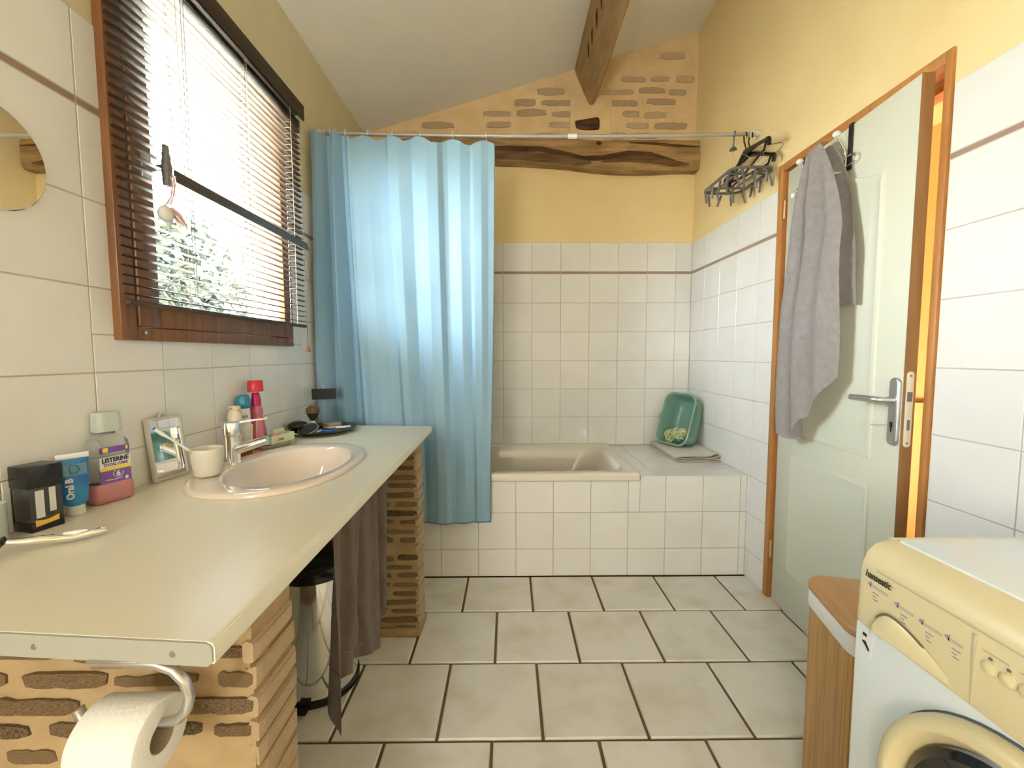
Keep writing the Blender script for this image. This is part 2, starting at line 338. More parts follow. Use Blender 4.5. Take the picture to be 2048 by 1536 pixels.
# wall tiles
G = 0.0014
def wall_tiles(parent, org, ud, vd, ur, vr, skip=None, nm='wall_tile', m=None, trim=None, u_off=0, uw=.2):
    """tiles on a plane: org + u*ud + v*vd, lists of u and v boundaries"""
    ud, vd = Vector(ud), Vector(vd); nd = ud.cross(vd)
    rot = Matrix((ud, vd, nd)).transposed().to_euler()
    for v0, v1 in vr:
        for u0, u1 in ur:
            rects = [(u0,u1,v0,v1)]
            if skip:
                a0,a1,b0,b1 = skip; nr = []
                for (p,q,s,t) in rects:
                    if q <= a0 or p >= a1 or t <= b0 or s >= b1: nr.append((p,q,s,t)); continue
                    if s < b0: nr.append((p,q,s,b0))
                    if t > b1: nr.append((p,q,b1,t))
                    if p < a0: nr.append((p,a0,max(s,b0),min(t,b1)))
                    if q > a1: nr.append((a1,q,max(s,b0),min(t,b1)))
                rects = nr
            for (p,q,s,t) in rects:
                if q-p < .006 or t-s < .006: continue
                me = tile_mesh(q-p-2*G, t-s-2*G, 0.004, m or TILE, 0.0012)
                inst(nm, me, parent, Vector(org)+ud*(p+q)/2+vd*(s+t)/2+nd*random.uniform(-.0003,.0003), rot=rot)
def bounds(a, b, o, p=.2):
    k = math.floor((a-o)/p); out = []
    while o+k*p < b-1e-6:
        lo, hi = max(a, o+k*p), min(b, o+(k+1)*p)
        if hi-lo > .006: out.append((lo, hi))
        k += 1
    return out
def plane_panel(name, parent, m, fn, a0,a1,b0,b1,d0,d1):
    bm = BM(); prism(bm, [(a0,b0),(a1,b0),(a1,b1),(a0,b1)], lambda p: fn(p[0],p[1],d0), lambda p: fn(p[0],p[1],d1)); return obj(name, bm, m, parent, 0)
ZT = 1.7574; ZTOP = 1.962; TT = .0085
rows = [(1.5505-.2*k-.2, 1.5505-.2*k) for k in range(8)]
lowrows = [(1.5505, ZT-TT), (ZT+TT, ZTOP)]
# back wall: x right, z up
plane_panel('grout_bed', wall_b, GROUT, lambda u,v,d:(u,DB+d,v), XL, XR, 0.0, ZTOP-.001, .0012, .006)
bu = bounds(XL, XR, 0.16284)
wall_tiles(wall_b, (0,DB,0), (1,0,0), (0,0,1), bu, [(max(a,.545),b) for a,b in rows if b > .56]+lowrows)
wall_tiles(wall_b, (0,DB,0), (1,0,0), (0,0,1), bu, [(ZT-TT,ZT+TT)], nm='border_tile', m=BORD)
# right wall: facing -x; u runs toward -y
plane_panel('grout_bed', wall_r, GROUT, lambda u,v,d:(XR+d,u,v), DY1+.012, DB, 0.0, ZTOP-.001, .0012, .006)
plane_panel('grout_bed', wall_r, GROUT, lambda u,v,d:(XR+d,u,v), -.5, DY0-.012, 0.0, ZTOP-.001, .0012, .006)
f_rows = rows[:7]+[(0.0,.1505)]+lowrows
uR = bounds(-(DB), -(DY1+.008), -(DB)); uN = [(-(DY0-.008),-1.032)]+bounds(-1.032, .5, -1.032)
for us in (uR, uN):
    wall_tiles(wall_r, (XR,0,0), (0,-1,0), (0,0,1), us, f_rows)
    wall_tiles(wall_r, (XR,0,0), (0,-1,0), (0,0,1), us, [(ZT-TT,ZT+TT)], nm='border_tile', m=BORD)
# left wall: facing +x; u runs toward +y
ZTL = 1.7642
plane_panel('grout_bed', wall_l, GROUT, lambda u,v,d:(XL-d,u,v), -.6, OY0-.001, .70, ZTOP-.001, .0012, .006)
plane_panel('grout_bed', wall_l, GROUT, lambda u,v,d:(XL-d,u,v), OY1+.001, DB, .55, ZTOP-.001, .0012, .006)
plane_panel('grout_bed', wall_l, GROUT, lambda u,v,d:(XL-d,u,v), OY0, OY1, .70, OZ0-.001, .0012, .006)
uL = bounds(.2, DB, 1.00550-.004); lrows = [(1.35197-.2*k-.2, 1.35197-.2*k) for k in range(3)]+[(1.35197,1.55197),(1.55197,ZTL-TT),(ZTL+TT,ZTOP)]
wall_tiles(wall_l, (XL,0,0), (0,1,0), (0,0,1), uL, lrows, skip=(OY0-.02,OY1+.02,OZ0-.02,OZ1+.02))
wall_tiles(wall_l, (XL,0,0), (0,1,0), (0,0,1), uL, [(ZTL-TT,ZTL+TT)], skip=(OY0-.02,OY1+.02,OZ0-.02,OZ1+.02), nm='border_tile', m=BORD)
# gable brickwork above the back beam
bm = BM(); prism(bm, [(XL,2.52),(XR,2.52),(XR,ceil_z(XR)),(XL,ceil_z(XL))], lambda p:(p[0],DB+.002,p[1]), lambda p:(p[0],DB+.02,p[1])); obj('mortar_panel', bm, BMO, wall_b, 0)
def brick_mesh(seed, m, amt=.10):
    b = BM(); box(b, -.5,.5,-.5,.5,-.5,.5); bmesh.ops.subdivide_edges(b, edges=[e for e in b.edges if abs((e.verts[0].co-e.verts[1].co).x) > .5], cuts=6)
    for v in b.verts:
        k = 1-.35*max(0,(abs(v.co.x)-.36)/.14); v.co.z *= k*(1+noise.noise(Vector((v.co.x*4.5+seed*3.1,v.co.z*2,0)))*amt*3); v.co.x += noise.noise(Vector((v.co.z*3,seed*2.7,v.co.x)))*.05; v.co.y *= 1-.25*max(0,(abs(v.co.x)-.36)/.14)
    bmesh.ops.bevel(b, geom=list(b.edges), offset=.06, segments=1, affect='EDGES') if False else None
    return mesh('brick', b, m, 35)
BW = [brick_mesh(s, BRW, .16) for s in range(6)]
rng = random.Random(3)
z = 2.665; r_ = 0
while z < 3.34:
    x = XL+.05+(r_ % 2)*.12
    while x < XR-.03:
        L_ = rng.uniform(.11,.24); hgt = rng.uniform(.030,.048)
        if z+.03 < ceil_z(x)-.02 and x+L_ < XR-.01 and rng.random() < .82 and not (.44 < x+L_/2 < .72 and 2.66 < z < 3.2):
            inst('brick', BW[rng.randrange(6)], wall_b, (x+L_/2, DB+.0045, z+rng.uniform(-.008,.008)), (L_, .016, hgt), (0, rng.uniform(-.03,.03), 0))
        x += L_+rng.uniform(.02,.07)
    z += .074; r_ += 1
# patched niche below the rafter end
bm = BM(); box(bm, .42,.70,DB-.004,DB+.01,2.665,2.93, .004); rough(bm,.003,9); obj('mortar_patch', bm, BMO, wall_b, 50)
bm = BM(); box(bm, .45,.62,DB-.02,DB+.01,2.70,2.775,.015,3); rough(bm,.02,14); tag(obj('timber_stub', bm, BEAMD, None, 60), 'dark broken timber stub in the plastered niche under the rafter end', 'timber')
# back beam and rafter
def wavy(a, b, x, n, s): return a+(b-a)*x + noise.noise(Vector((x*n, s, 0)))*.012
t = thing('wall_beam', 'long rough-hewn oak beam set into the back wall below the exposed brick', 'beam', (0.15, DB, 2.42))
bm = BM(); rings = []
for k in range(41):
    f = k/40; x = XL+.12+(XR-.0-XL-.12)*f
    zb = 2.475-.063*max(0,min(1,(x+.1)/.9))+noise.noise(Vector((x*2.2,1,0)))*.012; zt = 2.633-.02*f+noise.noise(Vector((x*2.5,4,0)))*.012
    if x < -.5: zb += (-.5-x)*.12; zt -= (-.5-x)*.05
    e = .30 if k in (0,) else 0
    ring = []
    for (a, d) in rrect(.5,.5,.22,4):
        ring.append((x, DB-.045+ (a)*.11*(1-e)+.02, (zb+zt)/2 + d*(zt-zb)*(1-e)+noise.noise(Vector((x*6,a*3,d*3)))*.006))
    rings.append(ring)
loft(bm, rings); obj('timber', bm, BEAM, t, 60)
bm = BM()
pts = [(-.5,2.535),(-.2,2.545),(.0,2.55),(.22,2.545),(.38,2.515),(.5,2.485),(.62,2.49),(.8,2.52),(.95,2.51),(1.1,2.475)]
def crack(pts, w): 
    rr = []
    for i,(x,z) in enumerate(pts):
        ww = w*(.25 if i in (0,len(pts)-1) else 1)
        rr.append([(x,DB-.0825,z+ww),(x,DB-.084,z),(x,DB-.0825,z-ww),(x,DB-.06,z)])
    loft(bm, rr)
crack(pts, .017); crack([(.80,2.588),(.95,2.583),(1.1,2.570),(1.27,2.562)], .009); obj('crack', bm, BEAMD, t, 60)
bm = BM(); crack([(-.35,2.515),(-.1,2.512),(.1,2.505),(.3,2.485),(.45,2.468),(.55,2.46)], .030); crack([(.62,2.465),(.75,2.485),(.95,2.478),(1.1,2.455),(1.2,2.45)], .022); obj('split_face', bm, mat('brown_split_face',(.20,.11,.045),.8,col2=(.10,.05,.02),scale=6,stretch=(1,6,6),bump=.5,bscale=16), t, 60)
bm = BM(); sphere(bm, (.60,DB-.080,2.585), .016, (1.2,.35,.8)); obj('knot_hole', bm, BEAMD, t)
t = thing('ceiling_rafter', 'tilted oak rafter running along the sloping ceiling into the brick gable', 'beam', (.56, 1.2, 3.0))
bm = BM(); rings = []
for k in range(41):
    y = YF+(DB-YF)*k/40
    sec = [(.440,3.125),(.455,3.07),(.50,2.975),(.540,2.885),(.556,2.868),(.578,2.874),(.600,2.92),(.655,3.08),(.690,3.20)]
    e = max(0,(k-38)/2)*.0
    rings.append([(x+noise.noise(Vector((x*6,y*2,z*6)))*.006, y, z+noise.noise(Vector((x*6,y*2.2,z*6+3)))*.008) for x,z in sec])
loft(bm, rings); obj('timber', bm, BEAMY, t, 35)
bm = BM()
for y, a in ((2.55,.06),(2.42,-.05),(2.66,.05),(2.30,.06)):
    f0 = .35; p = Vector((.478,y,3.02)); tube(bm, [p+Vector((0,-.05,.02)), p, p+Vector((.012,.05,-.03))], [.002,.006,.002], 6)
obj('adze_mark', bm, BEAMD, t)

# ================================================================ WINDOW
win = sempty('window_1')
bm = BM(); FX0, FX1 = XL-.06, XL+.020; a0,a1,b0,b1 = 1.056,1.893,1.231,2.248; fw = .046
box(bm,FX0,FX1,a0,a0+fw,b0,b1,.003); box(bm,FX0,FX1,a1-fw,a1,b0,b1,.003); box(bm,FX0,FX1,a0+fw,a1-fw,b0,b0+.034,.003); box(bm,FX0,FX1,a0+fw,a1-fw,b1-fw,b1,.003)
fr = obj('window_frame', bm, WOODW, win, 40)
sx0, sx1 = XL-.035, XL+.024; c0,c1,d0,d1 = a0+.050,a1-.008,b0+.036,b1-.04; sw = .066
bm = BM()
box(bm,sx0,sx1,c0,c0+sw,d0,d1,.004); box(bm,sx0,sx1,c1-sw,c1,d0,d1,.004)
sash = obj('sash', bm, WOODW, win, 40)
bm = BM(); box(bm,sx0,sx1-.001,c0+sw,c1-sw,d0,d0+.062,.004); box(bm,sx0,sx1-.001,c0+sw,c1-sw,d1-.075,d1,.004); obj('sash_rail', bm, WOODW, sash, 40)
bm = BM(); box(bm,XL-.004,XL+.000,c0+sw-.003,c1-sw+.003,d0+.06,d1-.07); obj('window_pane', bm, MT['window_glass'], sash, 0)
bm = BM()
for y in (c0+.012, c1-.02): lathe(bm,[(0,0),(.004,0),(.004,.003),(0,.003)],(sx1,y,b0+.02),8,axis='x')
obj('frame_screw', bm, STEEL, fr)
# latch on the left sash stile
bm = BM(); box(bm,sx1,sx1+.004,1.135,1.163,1.645,1.715,.001); ltc = obj('latch_plate', bm, STEEL, sash)
bm = BM(); tube(bm,[(sx1,1.152,1.678),(sx1+.03,1.150,1.678),(sx1+.055,1.149,1.680)],.0085,8); tube(bm,[(sx1+.055,1.149,1.632),(sx1+.056,1.149,1.675),(sx1+.055,1.149,1.735)],[.009,.012,.0065],8); obj('latch_handle', bm, PLGR, sash)
# white bird charm on a pink ribbon
t = thing('ribbon_charm', 'small white bird charm hanging on a pink ribbon from the window latch', 'ornament', (XL+.087,1.145,1.55))
bx = XL+.087
bm = BM(); tube(bm,[(bx-.004,1.149,1.662),(bx+.010,1.146,1.645),(bx+.008,1.138,1.60),(bx,1.126,1.575)],.0018,6); tube(bm,[(bx+.006,1.150,1.66),(bx+.010,1.152,1.64),(bx+.006,1.150,1.61),(bx,1.146,1.585)],.0018,6)
tube(bm,[(bx,1.126,1.575),(bx+.004,1.136,1.588),(bx,1.146,1.585)],.0016,6); obj('ribbon', bm, RIBB, t)
bm = BM(); sphere(bm,(bx,1.128,1.555),.021,(.7,.95,1.0)); lathe(bm,[(.0005,-.052),(.004,-.04),(.008,-.028),(.014,-.015)],(bx,1.136,1.560),10,sx=.6); obj('body', bm, WCLAY, t)
bm = BM()
for (q0,q1,q2,wd) in (((1.140,1.572),(1.160,1.560),(1.186,1.534),.010),((1.142,1.560),(1.158,1.545),(1.172,1.538),.007),((1.146,1.582),(1.165,1.584),(1.182,1.578),.003)):
    tube(bm,[(bx+.004,*q0),(bx+.01,*q1),(bx+.012,*q2)],[wd,wd*.8,.002],8,flat=.5)
obj('tail_feather', bm, RIBB, t)
# venetian blind
BX = XL+.072; by0, by1 = 1.014, 1.902
t = thing('window_blind', 'brown slatted venetian blind hanging half open in front of the window', 'blind', (BX,1.46,1.31))
bm = BM(); box(bm,BX-.018,BX+.018,by0,by1-.012,2.205,2.240,.004); obj('headrail', bm, RAIL, t)
bm = BM(); box(bm,BX+.019,BX+.026,by0,by1-.004,2.188,2.250,.002); obj('valance', bm, SLAT, t)
bm = BM(); ring = []
for y in (by0+.004,by0+.012,by1-.012,by1-.004):
    e = .6 if y in (by0+.004,by1-.004) else 1
    ring.append([(BX+.0125*e*math.cos(2*PI*k/10), y, 1.318+.007*e*math.sin(2*PI*k/10)) for k in range(10)])
loft(bm, ring); obj('bottom_rail', bm, RAIL, t)
b = BM(); L_ = by1-by0; prof = [(-.0125,-.0009),(-.0065,.0011),(0,.0018),(.0065,.0011),(.0125,-.0009)]
ra = []
for yy, sc in ((-L_/2,.35),(-L_/2+.006,.85),(-L_/2+.012,1),(L_/2-.012,1),(L_/2-.006,.85),(L_/2,.35)):
    ra.append([(x*sc,yy,z) for x,z in prof]+[(x*sc,yy,z-.0006) for x,z in prof[::-1]])
loft(b, ra); slat_me = mesh('slat', b, SLAT, 60)
zs = []; z = 1.338
while z < 2.185:
    zs.append(z); z += .0222 if z < 2.12 else .011
for z in zs:
    up = z > 1.66
    inst('slat', slat_me, t, (BX+random.uniform(-.001,.001), (by0+by1)/2-(.006 if up else 0)+random.uniform(-.002,.002), z), (1,1,1), (0, R(7 if up else 4)+random.uniform(-.04,.04), 0))
bm = BM(); 
for dx, dz, zz in ((.0,.0,1.672),(.004,-.016,1.656)):
    box(bm,BX+.012+dx,BX+.017+dx,1.165,by1+.006,zz-.008,zz+.008,.002)
obj('middle_rail', bm, RAIL, t)
for y in (1.20,1.51,1.80):
    bm = BM()
    for dx in (-.0135,.0135): tube(bm,[(BX+dx,y,1.318),(BX+dx,y+.003,1.75),(BX+dx,y,2.21)],.0009,5)
    for z in zs: tube(bm,[(BX-.0135,y,z-.002),(BX+.0135,y,z-.002)],.0006,4)
    obj('ladder_string', bm, CORD, t)
for y, z0 in ((1.215,1.325),(1.225,1.325),(1.495,1.325)):
    bm = BM(); tube(bm,[(BX+.017,y,2.20),(BX+.018,y-.004,1.8),(BX+.017,y,z0)],.0007,5); obj('lift_string', bm, CORDK, t)
bm = BM(); tube(bm,[(BX+.03,1.838,2.20),(BX+.031,1.842,1.7),(BX+.03,1.848,1.235)],.0012,5); cd = obj('pull_cord', bm, CORDK, t)
bm = BM(); lathe(bm,[(.001,.030),(.004,.028),(.005,.02),(.0095,.004),(.0095,0),(.001,-.001)],(BX+.03,1.848,1.206),12); obj('tassel', bm, mat('tassel_wood',(.24,.09,.04),.4), cd)

# ================================================================ DOOR
A2 = Vector((1.272,1.99)); dS = Vector((-.0800,-.9968)).normalized(); dN = Vector((-dS.y, dS.x))
def LF(s, off, z): q = A2+dS*s+dN*off; return Vector((q.x,q.y,z))
def lbox(bm, s0,s1,o0,o1,z0,z1,bev=0,seg=2):
    m4 = Matrix(((dS.x,dN.x,0,A2.x),(dS.y,dN.y,0,A2.y),(0,0,1,0),(0,0,0,1))); return box(bm,s0,s1,o0,o1,z0,z1,bev,seg,m4)
door = sempty('door_1')
bm = BM(); F0, F1 = XR-.006, XR+.12
for y0,y1,zt in ((DY0-.005,DY0+.017,2.064),(DY1-.022,DY1+.012,2.064)): box(bm,F0,F1,y0,y1,0,zt,.002)
box(bm,F0,F1,DY0+.017,DY1-.022,2.030,2.064,.002)
df = obj('door_frame', bm, WOOD, door, 40)
bm = BM(); box(bm,F1-.05,F1,DY0+.017,DY0+.030,0,2.03); box(bm,F1-.05,F1,DY1-.036,DY1-.022,0,2.03); box(bm,F1-.05,F1,DY0+.030,DY1-.036,2.0,2.03); obj('door_stop', bm, WOOD, df, 0)
bm = BM(); SW = .690
leafm = obj
lbox(bm, .004, SW, .004, .038, .010, 2.018, .002)
leaf = obj('door_leaf', bm, DOORW, door, 40)
bm = BM(); lbox(bm, SW-.0005, SW+.0015, .003, .039, .010, 2.018); obj('leaf_edge', bm, WOODE, leaf, 0)
def panel(s0,s1,z0,z1,archh):
    """raised-and-fielded moulding: ring of sloped faces around a field"""
    def outline(ins):
        a,b_,c,d = s0+ins, s1-ins, z0+ins, z1-ins; p = [(a,c),(b_,c),(b_,d)]
        if archh:
            n = 16
            for k in range(n+1):
                f = k/n; s = b_+(a-b_)*f; p.append((s, d+archh*(.5-.5*math.cos(2*PI*f))**1.3))
        p.append((a,d)); return p
    bm = BM(); rings = []
    for ins, off in ((0,.0045),(.003,-.0015),(.012,-.004),(.020,-.002),(.030,-.0005),(.050,-.004)):
        rings.append([LF(s,off,z) for s,z in outline(ins)])
    loft(bm, rings, True, False, True); obj('door_panel', bm, DOORW, leaf, 25)
panel(.115,.575,.835,1.79,.055); panel(.115,.580,.20,.745,0)
# lever set
bm = BM(); rr0 = rrect(.0185,.108,.0184,6)
loft(bm,[[LF(.667+a,o,1.010+b) for a,b in rrect(.0185-i,.108-i,.0184-i,6)] for i,o in ((0,.005),(0,-.004),(.002,-.0065),(.005,-.0075))]); hp = obj('handle_plate', bm, ALU, leaf, 50)
bm = BM(); lathe(bm,[(0,0),(.010,0),(.010,.01),(.008,.012)],(0,0,0),14); q = LF(.665,-.007,1.047)
for v in bm.verts: l = v.co.copy(); v.co = q+Vector((dN.x,dN.y,0))*(-l.z)+Vector((dS.x,dS.y,0))*l.x+Vector((0,0,l.y))
tube(bm,[LF(.665,-.012,1.047),LF(.665,-.038,1.047),LF(.661,-.046,1.047),LF(.650,-.051,1.047),LF(.625,-.052,1.047),LF(.55,-.052,1.045)],[.0095,.0095,.0105,.011,.0112,.0100],12); obj('lever', bm, ALU, hp)
bm = BM(); tube(bm,[LF(.665,.038,1.047),LF(.665,.080,1.047),LF(.661,.088,1.047),LF(.645,.092,1.047),LF(.55,.092,1.045)],[.0085,.0085,.009,.0088,.0075],12)
loft(bm,[[LF(.667+a,o,1.010+b) for a,b in rrect(.0185-i,.108-i,.0184-i,6)] for i,o in ((0,.036),(0,.044),(.003,.0465))]); obj('outer_lever', bm, ALU, leaf)
bm = BM(); lbox(bm,.660,.672,-.0088,-.004,.960,.978,.002); lbox(bm,.664,.669,-.0088,-.004,.945,.962,.001); obj('keyhole', bm, BLK, hp)
bm = BM(); lbox(bm,.655,.667,-.040,-.008,.9655,.9675,.0008); lbox(bm,.650,.670,-.058,-.038,.9655,.9675,.0008); obj('key', bm, STEEL, hp)
bm = BM()
for z in (1.105,.915): lathe(bm,[(0,0),(.004,0),(.0035,.0015),(0,.002)],(0,0,0),8); 
vsl = list(bm.verts); h_ = len(vsl)//2
for i,v in enumerate(vsl):
    l = v.co.copy(); q = LF(.667,-.0075,1.105 if i < h_ else .911); v.co = q+Vector((dN.x,dN.y,0))*(-l.z)+Vector((dS.x,dS.y,0))*l.x+Vector((0,0,l.y))
obj('plate_screw', bm, CHR, hp)
bm = BM(); loft(bm,[[LF(SW+s,.021+a,1.020+b) for a,b in rrect(.0105-i,.118-i,.0104-i,6)] for i,s in ((0,.001),(0,.0035),(.001,.004))]); lk = obj('lock_faceplate', bm, IVR, leaf)
bm = BM(); lbox(bm,SW+.0035,SW+.0048,.013,.028,1.045,1.075); lbox(bm,SW+.0035,SW+.0048,.017,.025,.955,.988)
for z in (1.125,.915): lbox(bm,SW+.0035,SW+.0048,.018,.024,z-.003,z+.003,.001)
obj('lock_opening', bm, PEGM, lk)
for z in (1.853,1.105,.249):
    bm = BM(); tube(bm,[LF(-.004,-.003,z-.04),LF(-.004,-.003,z+.04)],.006,10); tube(bm,[LF(-.004,-.003,z+.04),LF(-.004,-.003,z+.048)],[.004,.001],8); obj('hinge', bm, BRASS, leaf)
# hall beyond the door
bm = BM(); box(bm,2.45,2.6,YF,4.2,0,3.0); box(bm,XR+.12,2.6,4.2,4.3,0,3.0); box(bm,XR+.02,XR+.12,DB+.2,4.3,0,3.0); box(bm,XR+.12,2.6,YF-.1,YF,0,3.0); struct('wall_hall', bm, HALLP)
bm = BM(); box(bm,XR+.12,2.6,YF-.1,4.3,2.5,2.6); struct('ceiling_hall', bm, HALLP)

# over-door rack and grey towel
t = thing('door_hook_rack', 'chrome over-door rack of white-knobbed hooks hung on the top of the pale door', 'hook rack', tuple(LF(.29,-.02,1.85)))
for s in (.405,.135):
    bm = BM(); lbox(bm,s-.009,s+.009,-.003,.0025,1.86,2.019); lbox(bm,s-.009,s+.009,-.003,.042,2.0185,2.0215); lbox(bm,s-.009,s+.009,.0395,.042,1.97,2.02); obj('door_strap', bm, BLKM, t, 0)
bm = BM()
for z in (1.905,1.872): tube(bm,[LF(.10,-.010,z),LF(.43,-.010,z)],.0028,8)
tube(bm,[LF(.43,-.010,1.905),LF(.448,-.010,1.900),LF(.452,-.010,1.888),LF(.448,-.010,1.877),LF(.43,-.010,1.872)],.0028,8); obj('rail', bm, CHR, t)
for s in (.400,.285,.180):
    bm = BM(); tube(bm,[LF(s,-.010,1.872),LF(s,-.011,1.905),LF(s+.004,-.020,1.935),LF(s+.008,-.040,1.958),LF(s+.010,-.052,1.978)],.0030,8)
    tube(bm,[LF(s,-.010,1.88),LF(s,-.016,1.862),LF(s-.004,-.030,1.853),LF(s-.012,-.055,1.856)],.0030,8); hk = obj('hook', bm, CHR, t)
    bm = BM(); q = LF(s+.010,-.053,1.984); sphere(bm,q,.0135,(1,1,.9)); q = LF(s-.013,-.058,1.857); sphere(bm,q,.0135); obj('knob', bm, WPL, hk)
t = thing('grey_bath_towel', 'grey terry towel hung by its middle from the door hook rack', 'towel', tuple(LF(.3,-.06,1.96)))
def tw_front(u, v):
    tops = .300, .345
    zb = [ .850,.835,.835,.86,.93,.955,1.00,1.06,1.11 ]
    i = min(int(u*8),7); f = u*8-i; zbot = zb[i]*(1-f)+zb[i+1]*f
    z = 2.0+(zbot-2.0)*v
    hgt = (2.0-z)
    l = .290-.150*min(1,hgt/.62)**.75 + (.022*max(0,(hgt-.72)/.4)); r = .325+.165*min(1,hgt/.34)**.6
    s = l+(r-l)*u
    g = min(1, hgt/.25)
    off = -.076-.020*g*math.sin(u*PI*1.0)+.052*g*math.exp(-((u-.33+.05*v)/.07)**2)-.012*g*math.sin(u*PI*5+v*1.5)-.006*math.sin(v*9+u*3)
    off += .045*(1-min(1,hgt/.02))
    return LF(s, off, z)
bm = BM(); sheet(bm, tw_front, 40, 70, .005); rough(bm,.0016,60); obj('front_drape', bm, TOWG, t, 0 or 80)
def tw_back(u, v):
    zb = 1.363+ (.03*(1-u)); z = 1.975+(zb-1.975)*v; hgt = 1.975-z
    l = .30; r = .345+.168*min(1,hgt/.42)**.55
    s = l+(r-l)*u; g = min(1,hgt/.2)
    return LF(s, -.036+.014*g*math.sin(u*9)+.006*math.sin(v*7), z)
bm = BM(); sheet(bm, tw_back, 16, 30, .005); rough(bm,.0012,60); obj('back_drape', bm, TOWG, t, 80)

# ================================================================ BATH
t = thing('bath_surround', 'white tiled bath surround and ledge along the back wall', 'bath surround', (0,2.6,0))
TBX = .695
bm = BM(); box(bm,XL,XR,DF+.004,DF+.05,0,.523); box(bm,TBX+.004,XR,DF+.05,DB,0,.541); surr = obj('masonry', bm, GROUT, t, 0)
tb = bounds(XL, XR, 0.0363); trw = [(0,.1505),(.1505,.3505)]
wall_tiles(t, (0,DF,0), (1,0,0), (0,0,1), tb, trw)
wall_tiles(t, (0,DF,0), (1,0,0), (0,0,1), bounds(TBX+.004,XR,.0363), [(.3505,.5455)]); wall_tiles(t, (0,DF,0), (1,0,0), (0,0,1), bounds(XL,TBX+.004,.0363), [(.3505,.522)])
wall_tiles(t, (0,0,.5465), (1,0,0), (0,1,0), bounds(TBX+.004,XR,TBX+.004+.09), bounds(DF-.002,DB,DF-.002))
t = thing('bathtub', 'ivory enamel built-in bathtub behind the blue curtain', 'bathtub', (-.14,2.6,.25))
bm = BM(); n = 12; cx, cy = (XL+TBX)/2, (DF-.010+DB-.006)/2; hx, hy = (TBX-XL)/2, (DB-.006-DF+.010)/2
def ring(ix0,ix1,iy0,iy1,r,z): return [(p[0],p[1],z) for p in rrect((2*hx-ix0-ix1)/2,(2*hy-iy0-iy1)/2,r,8,cx+(ix0-ix1)/2,cy+(iy0-iy1)/2)]
rings = [ring(.0,.0,.0,.0,.006,.526),ring(0,0,0,0,.006,.556),ring(.004,.004,.004,.004,.008,.5640),ring(.012,.012,.012,.012,.01,.5655),ring(.06,.052,.055,.075,.11,.5650),ring(.072,.062,.066,.085,.11,.558),ring(.09,.085,.075,.093,.12,.52),ring(.14,.17,.09,.11,.14,.36),ring(.19,.27,.11,.13,.15,.22),ring(.24,.33,.16,.18,.13,.175)]
loft(bm, rings, True, False, True); obj('tub_shell', bm, TUB, t, 50)
bm = BM(); lathe(bm,[(0,.003),(.026,.003),(.03,0),(.03,-.002)],(-.55,2.6,.176),20); obj('drain', bm, CHR, t)
# folded mat
t = thing('folded_bath_mat', 'folded cream bath mat with brown edging on the tiled bath ledge', 'bath mat', (1.14,2.72,.547))
def mat_layer(bm, x0, x1, y0, y1, prof, th):
    pts = prof; n = len(pts); rings = []
    for k in range(9):
        y = y0+(y1-y0)*k/8; rings.append([(x0+(x1-x0)*a+ (y-y0)*-.0, y, .547+b) for a,b in pts])
    loft(bm, rings, False, False, False)
bm = BM()
def ribbon(pts, y0, y1, th, nd=6):
    P = [Vector((a,b)) for a,b in pts]; N = []
    for i in range(len(P)):
        d = P[min(i+1,len(P)-1)]-P[max(i-1,0)]; d.normalize(); N.append(Vector((-d.y,d.x)))
    loop = [P[i]+N[i]*th/2 for i in range(len(P))]+[P[i]-N[i]*th/2 for i in range(len(P)-1,-1,-1)]
    rv = loft(bm, [[(q.x, y0+(y1-y0)*k/nd, q.y) for q in loop] for k in range(nd+1)], True, False, False); n = len(loop)
    for rr in (rv[0], rv[-1]):
        for i in range(len(P)-1): bm.faces.new((rr[i], rr[i+1], rr[n-2-i], rr[n-1-i]))
Z0 = .5475
serp = [(1.005,.004),(1.05,.0035),(1.12,.0035),(1.19,.0035),(1.245,.004),(1.262,.009),(1.258,.015),(1.235,.016),(1.20,.011),(1.15,.0105),(1.10,.013),(1.05,.0115),(1.02,.010),(1.004,.013),(1.000,.019),(1.010,.0235),(1.03,.023),(1.06,.018),(1.09,.020),(1.12,.0265),(1.15,.0235),(1.19,.020),(1.225,.0225),(1.250,.029),(1.264,.036),(1.262,.046),(1.245,.050),(1.225,.0465),(1.215,.040),(1.19,.0345),(1.15,.0335),(1.10,.0355),(1.05,.034),(1.02,.032),(.995,.0285)]
ribbon([(a,Z0+b) for a,b in serp], 2.50, 2.955, .0042); obj('folds', bm, MATC, t, 60)
bm = BM()
ribbon([(a,Z0+b) for a,b in serp], 2.4988, 2.5002, .0014, 1); obj('edging', bm, MATB, t, 60)
# green basin leaning
Bc = Vector((1.122,2.745,0)); 
t = thing('washing_up_basin', 'sage green plastic basin tipped on its side against the corner tiles', 'basin', (1.12,2.74,.60))
ang_t = R(-70); 
O_ = Vector((-.9,-.43,0)).normalized(); W_ = Vector((.43,-.9,0)).normalized(); U_ = Vector((0,0,1)); le = R(18); U2 = U_*math.cos(le)-O_*math.sin(le); O2 = O_*math.cos(le)+U_*math.sin(le)
Mb = Matrix((W_,U2,O2)).transposed().to_4x4(); Mb.translation = Vector((1.062,2.775,.602))-O2*.135
bw, bh, bd = .122, .168, .125
def bring(i, z): return [Mb @ Vector((a, b+.172, z)) for a,b in rrect(bw-i,bh-i,.062-i*.3,7)]
bm = BM(); D_ = .135
loft(bm,[bring(.000,D_-.010),bring(-.008,D_-.006),bring(-.010,D_),bring(-.006,D_+.004),bring(.002,D_+.002),bring(.006,D_-.008),bring(.016,.05),bring(.022,.015),bring(.034,.005)],True,False,True)
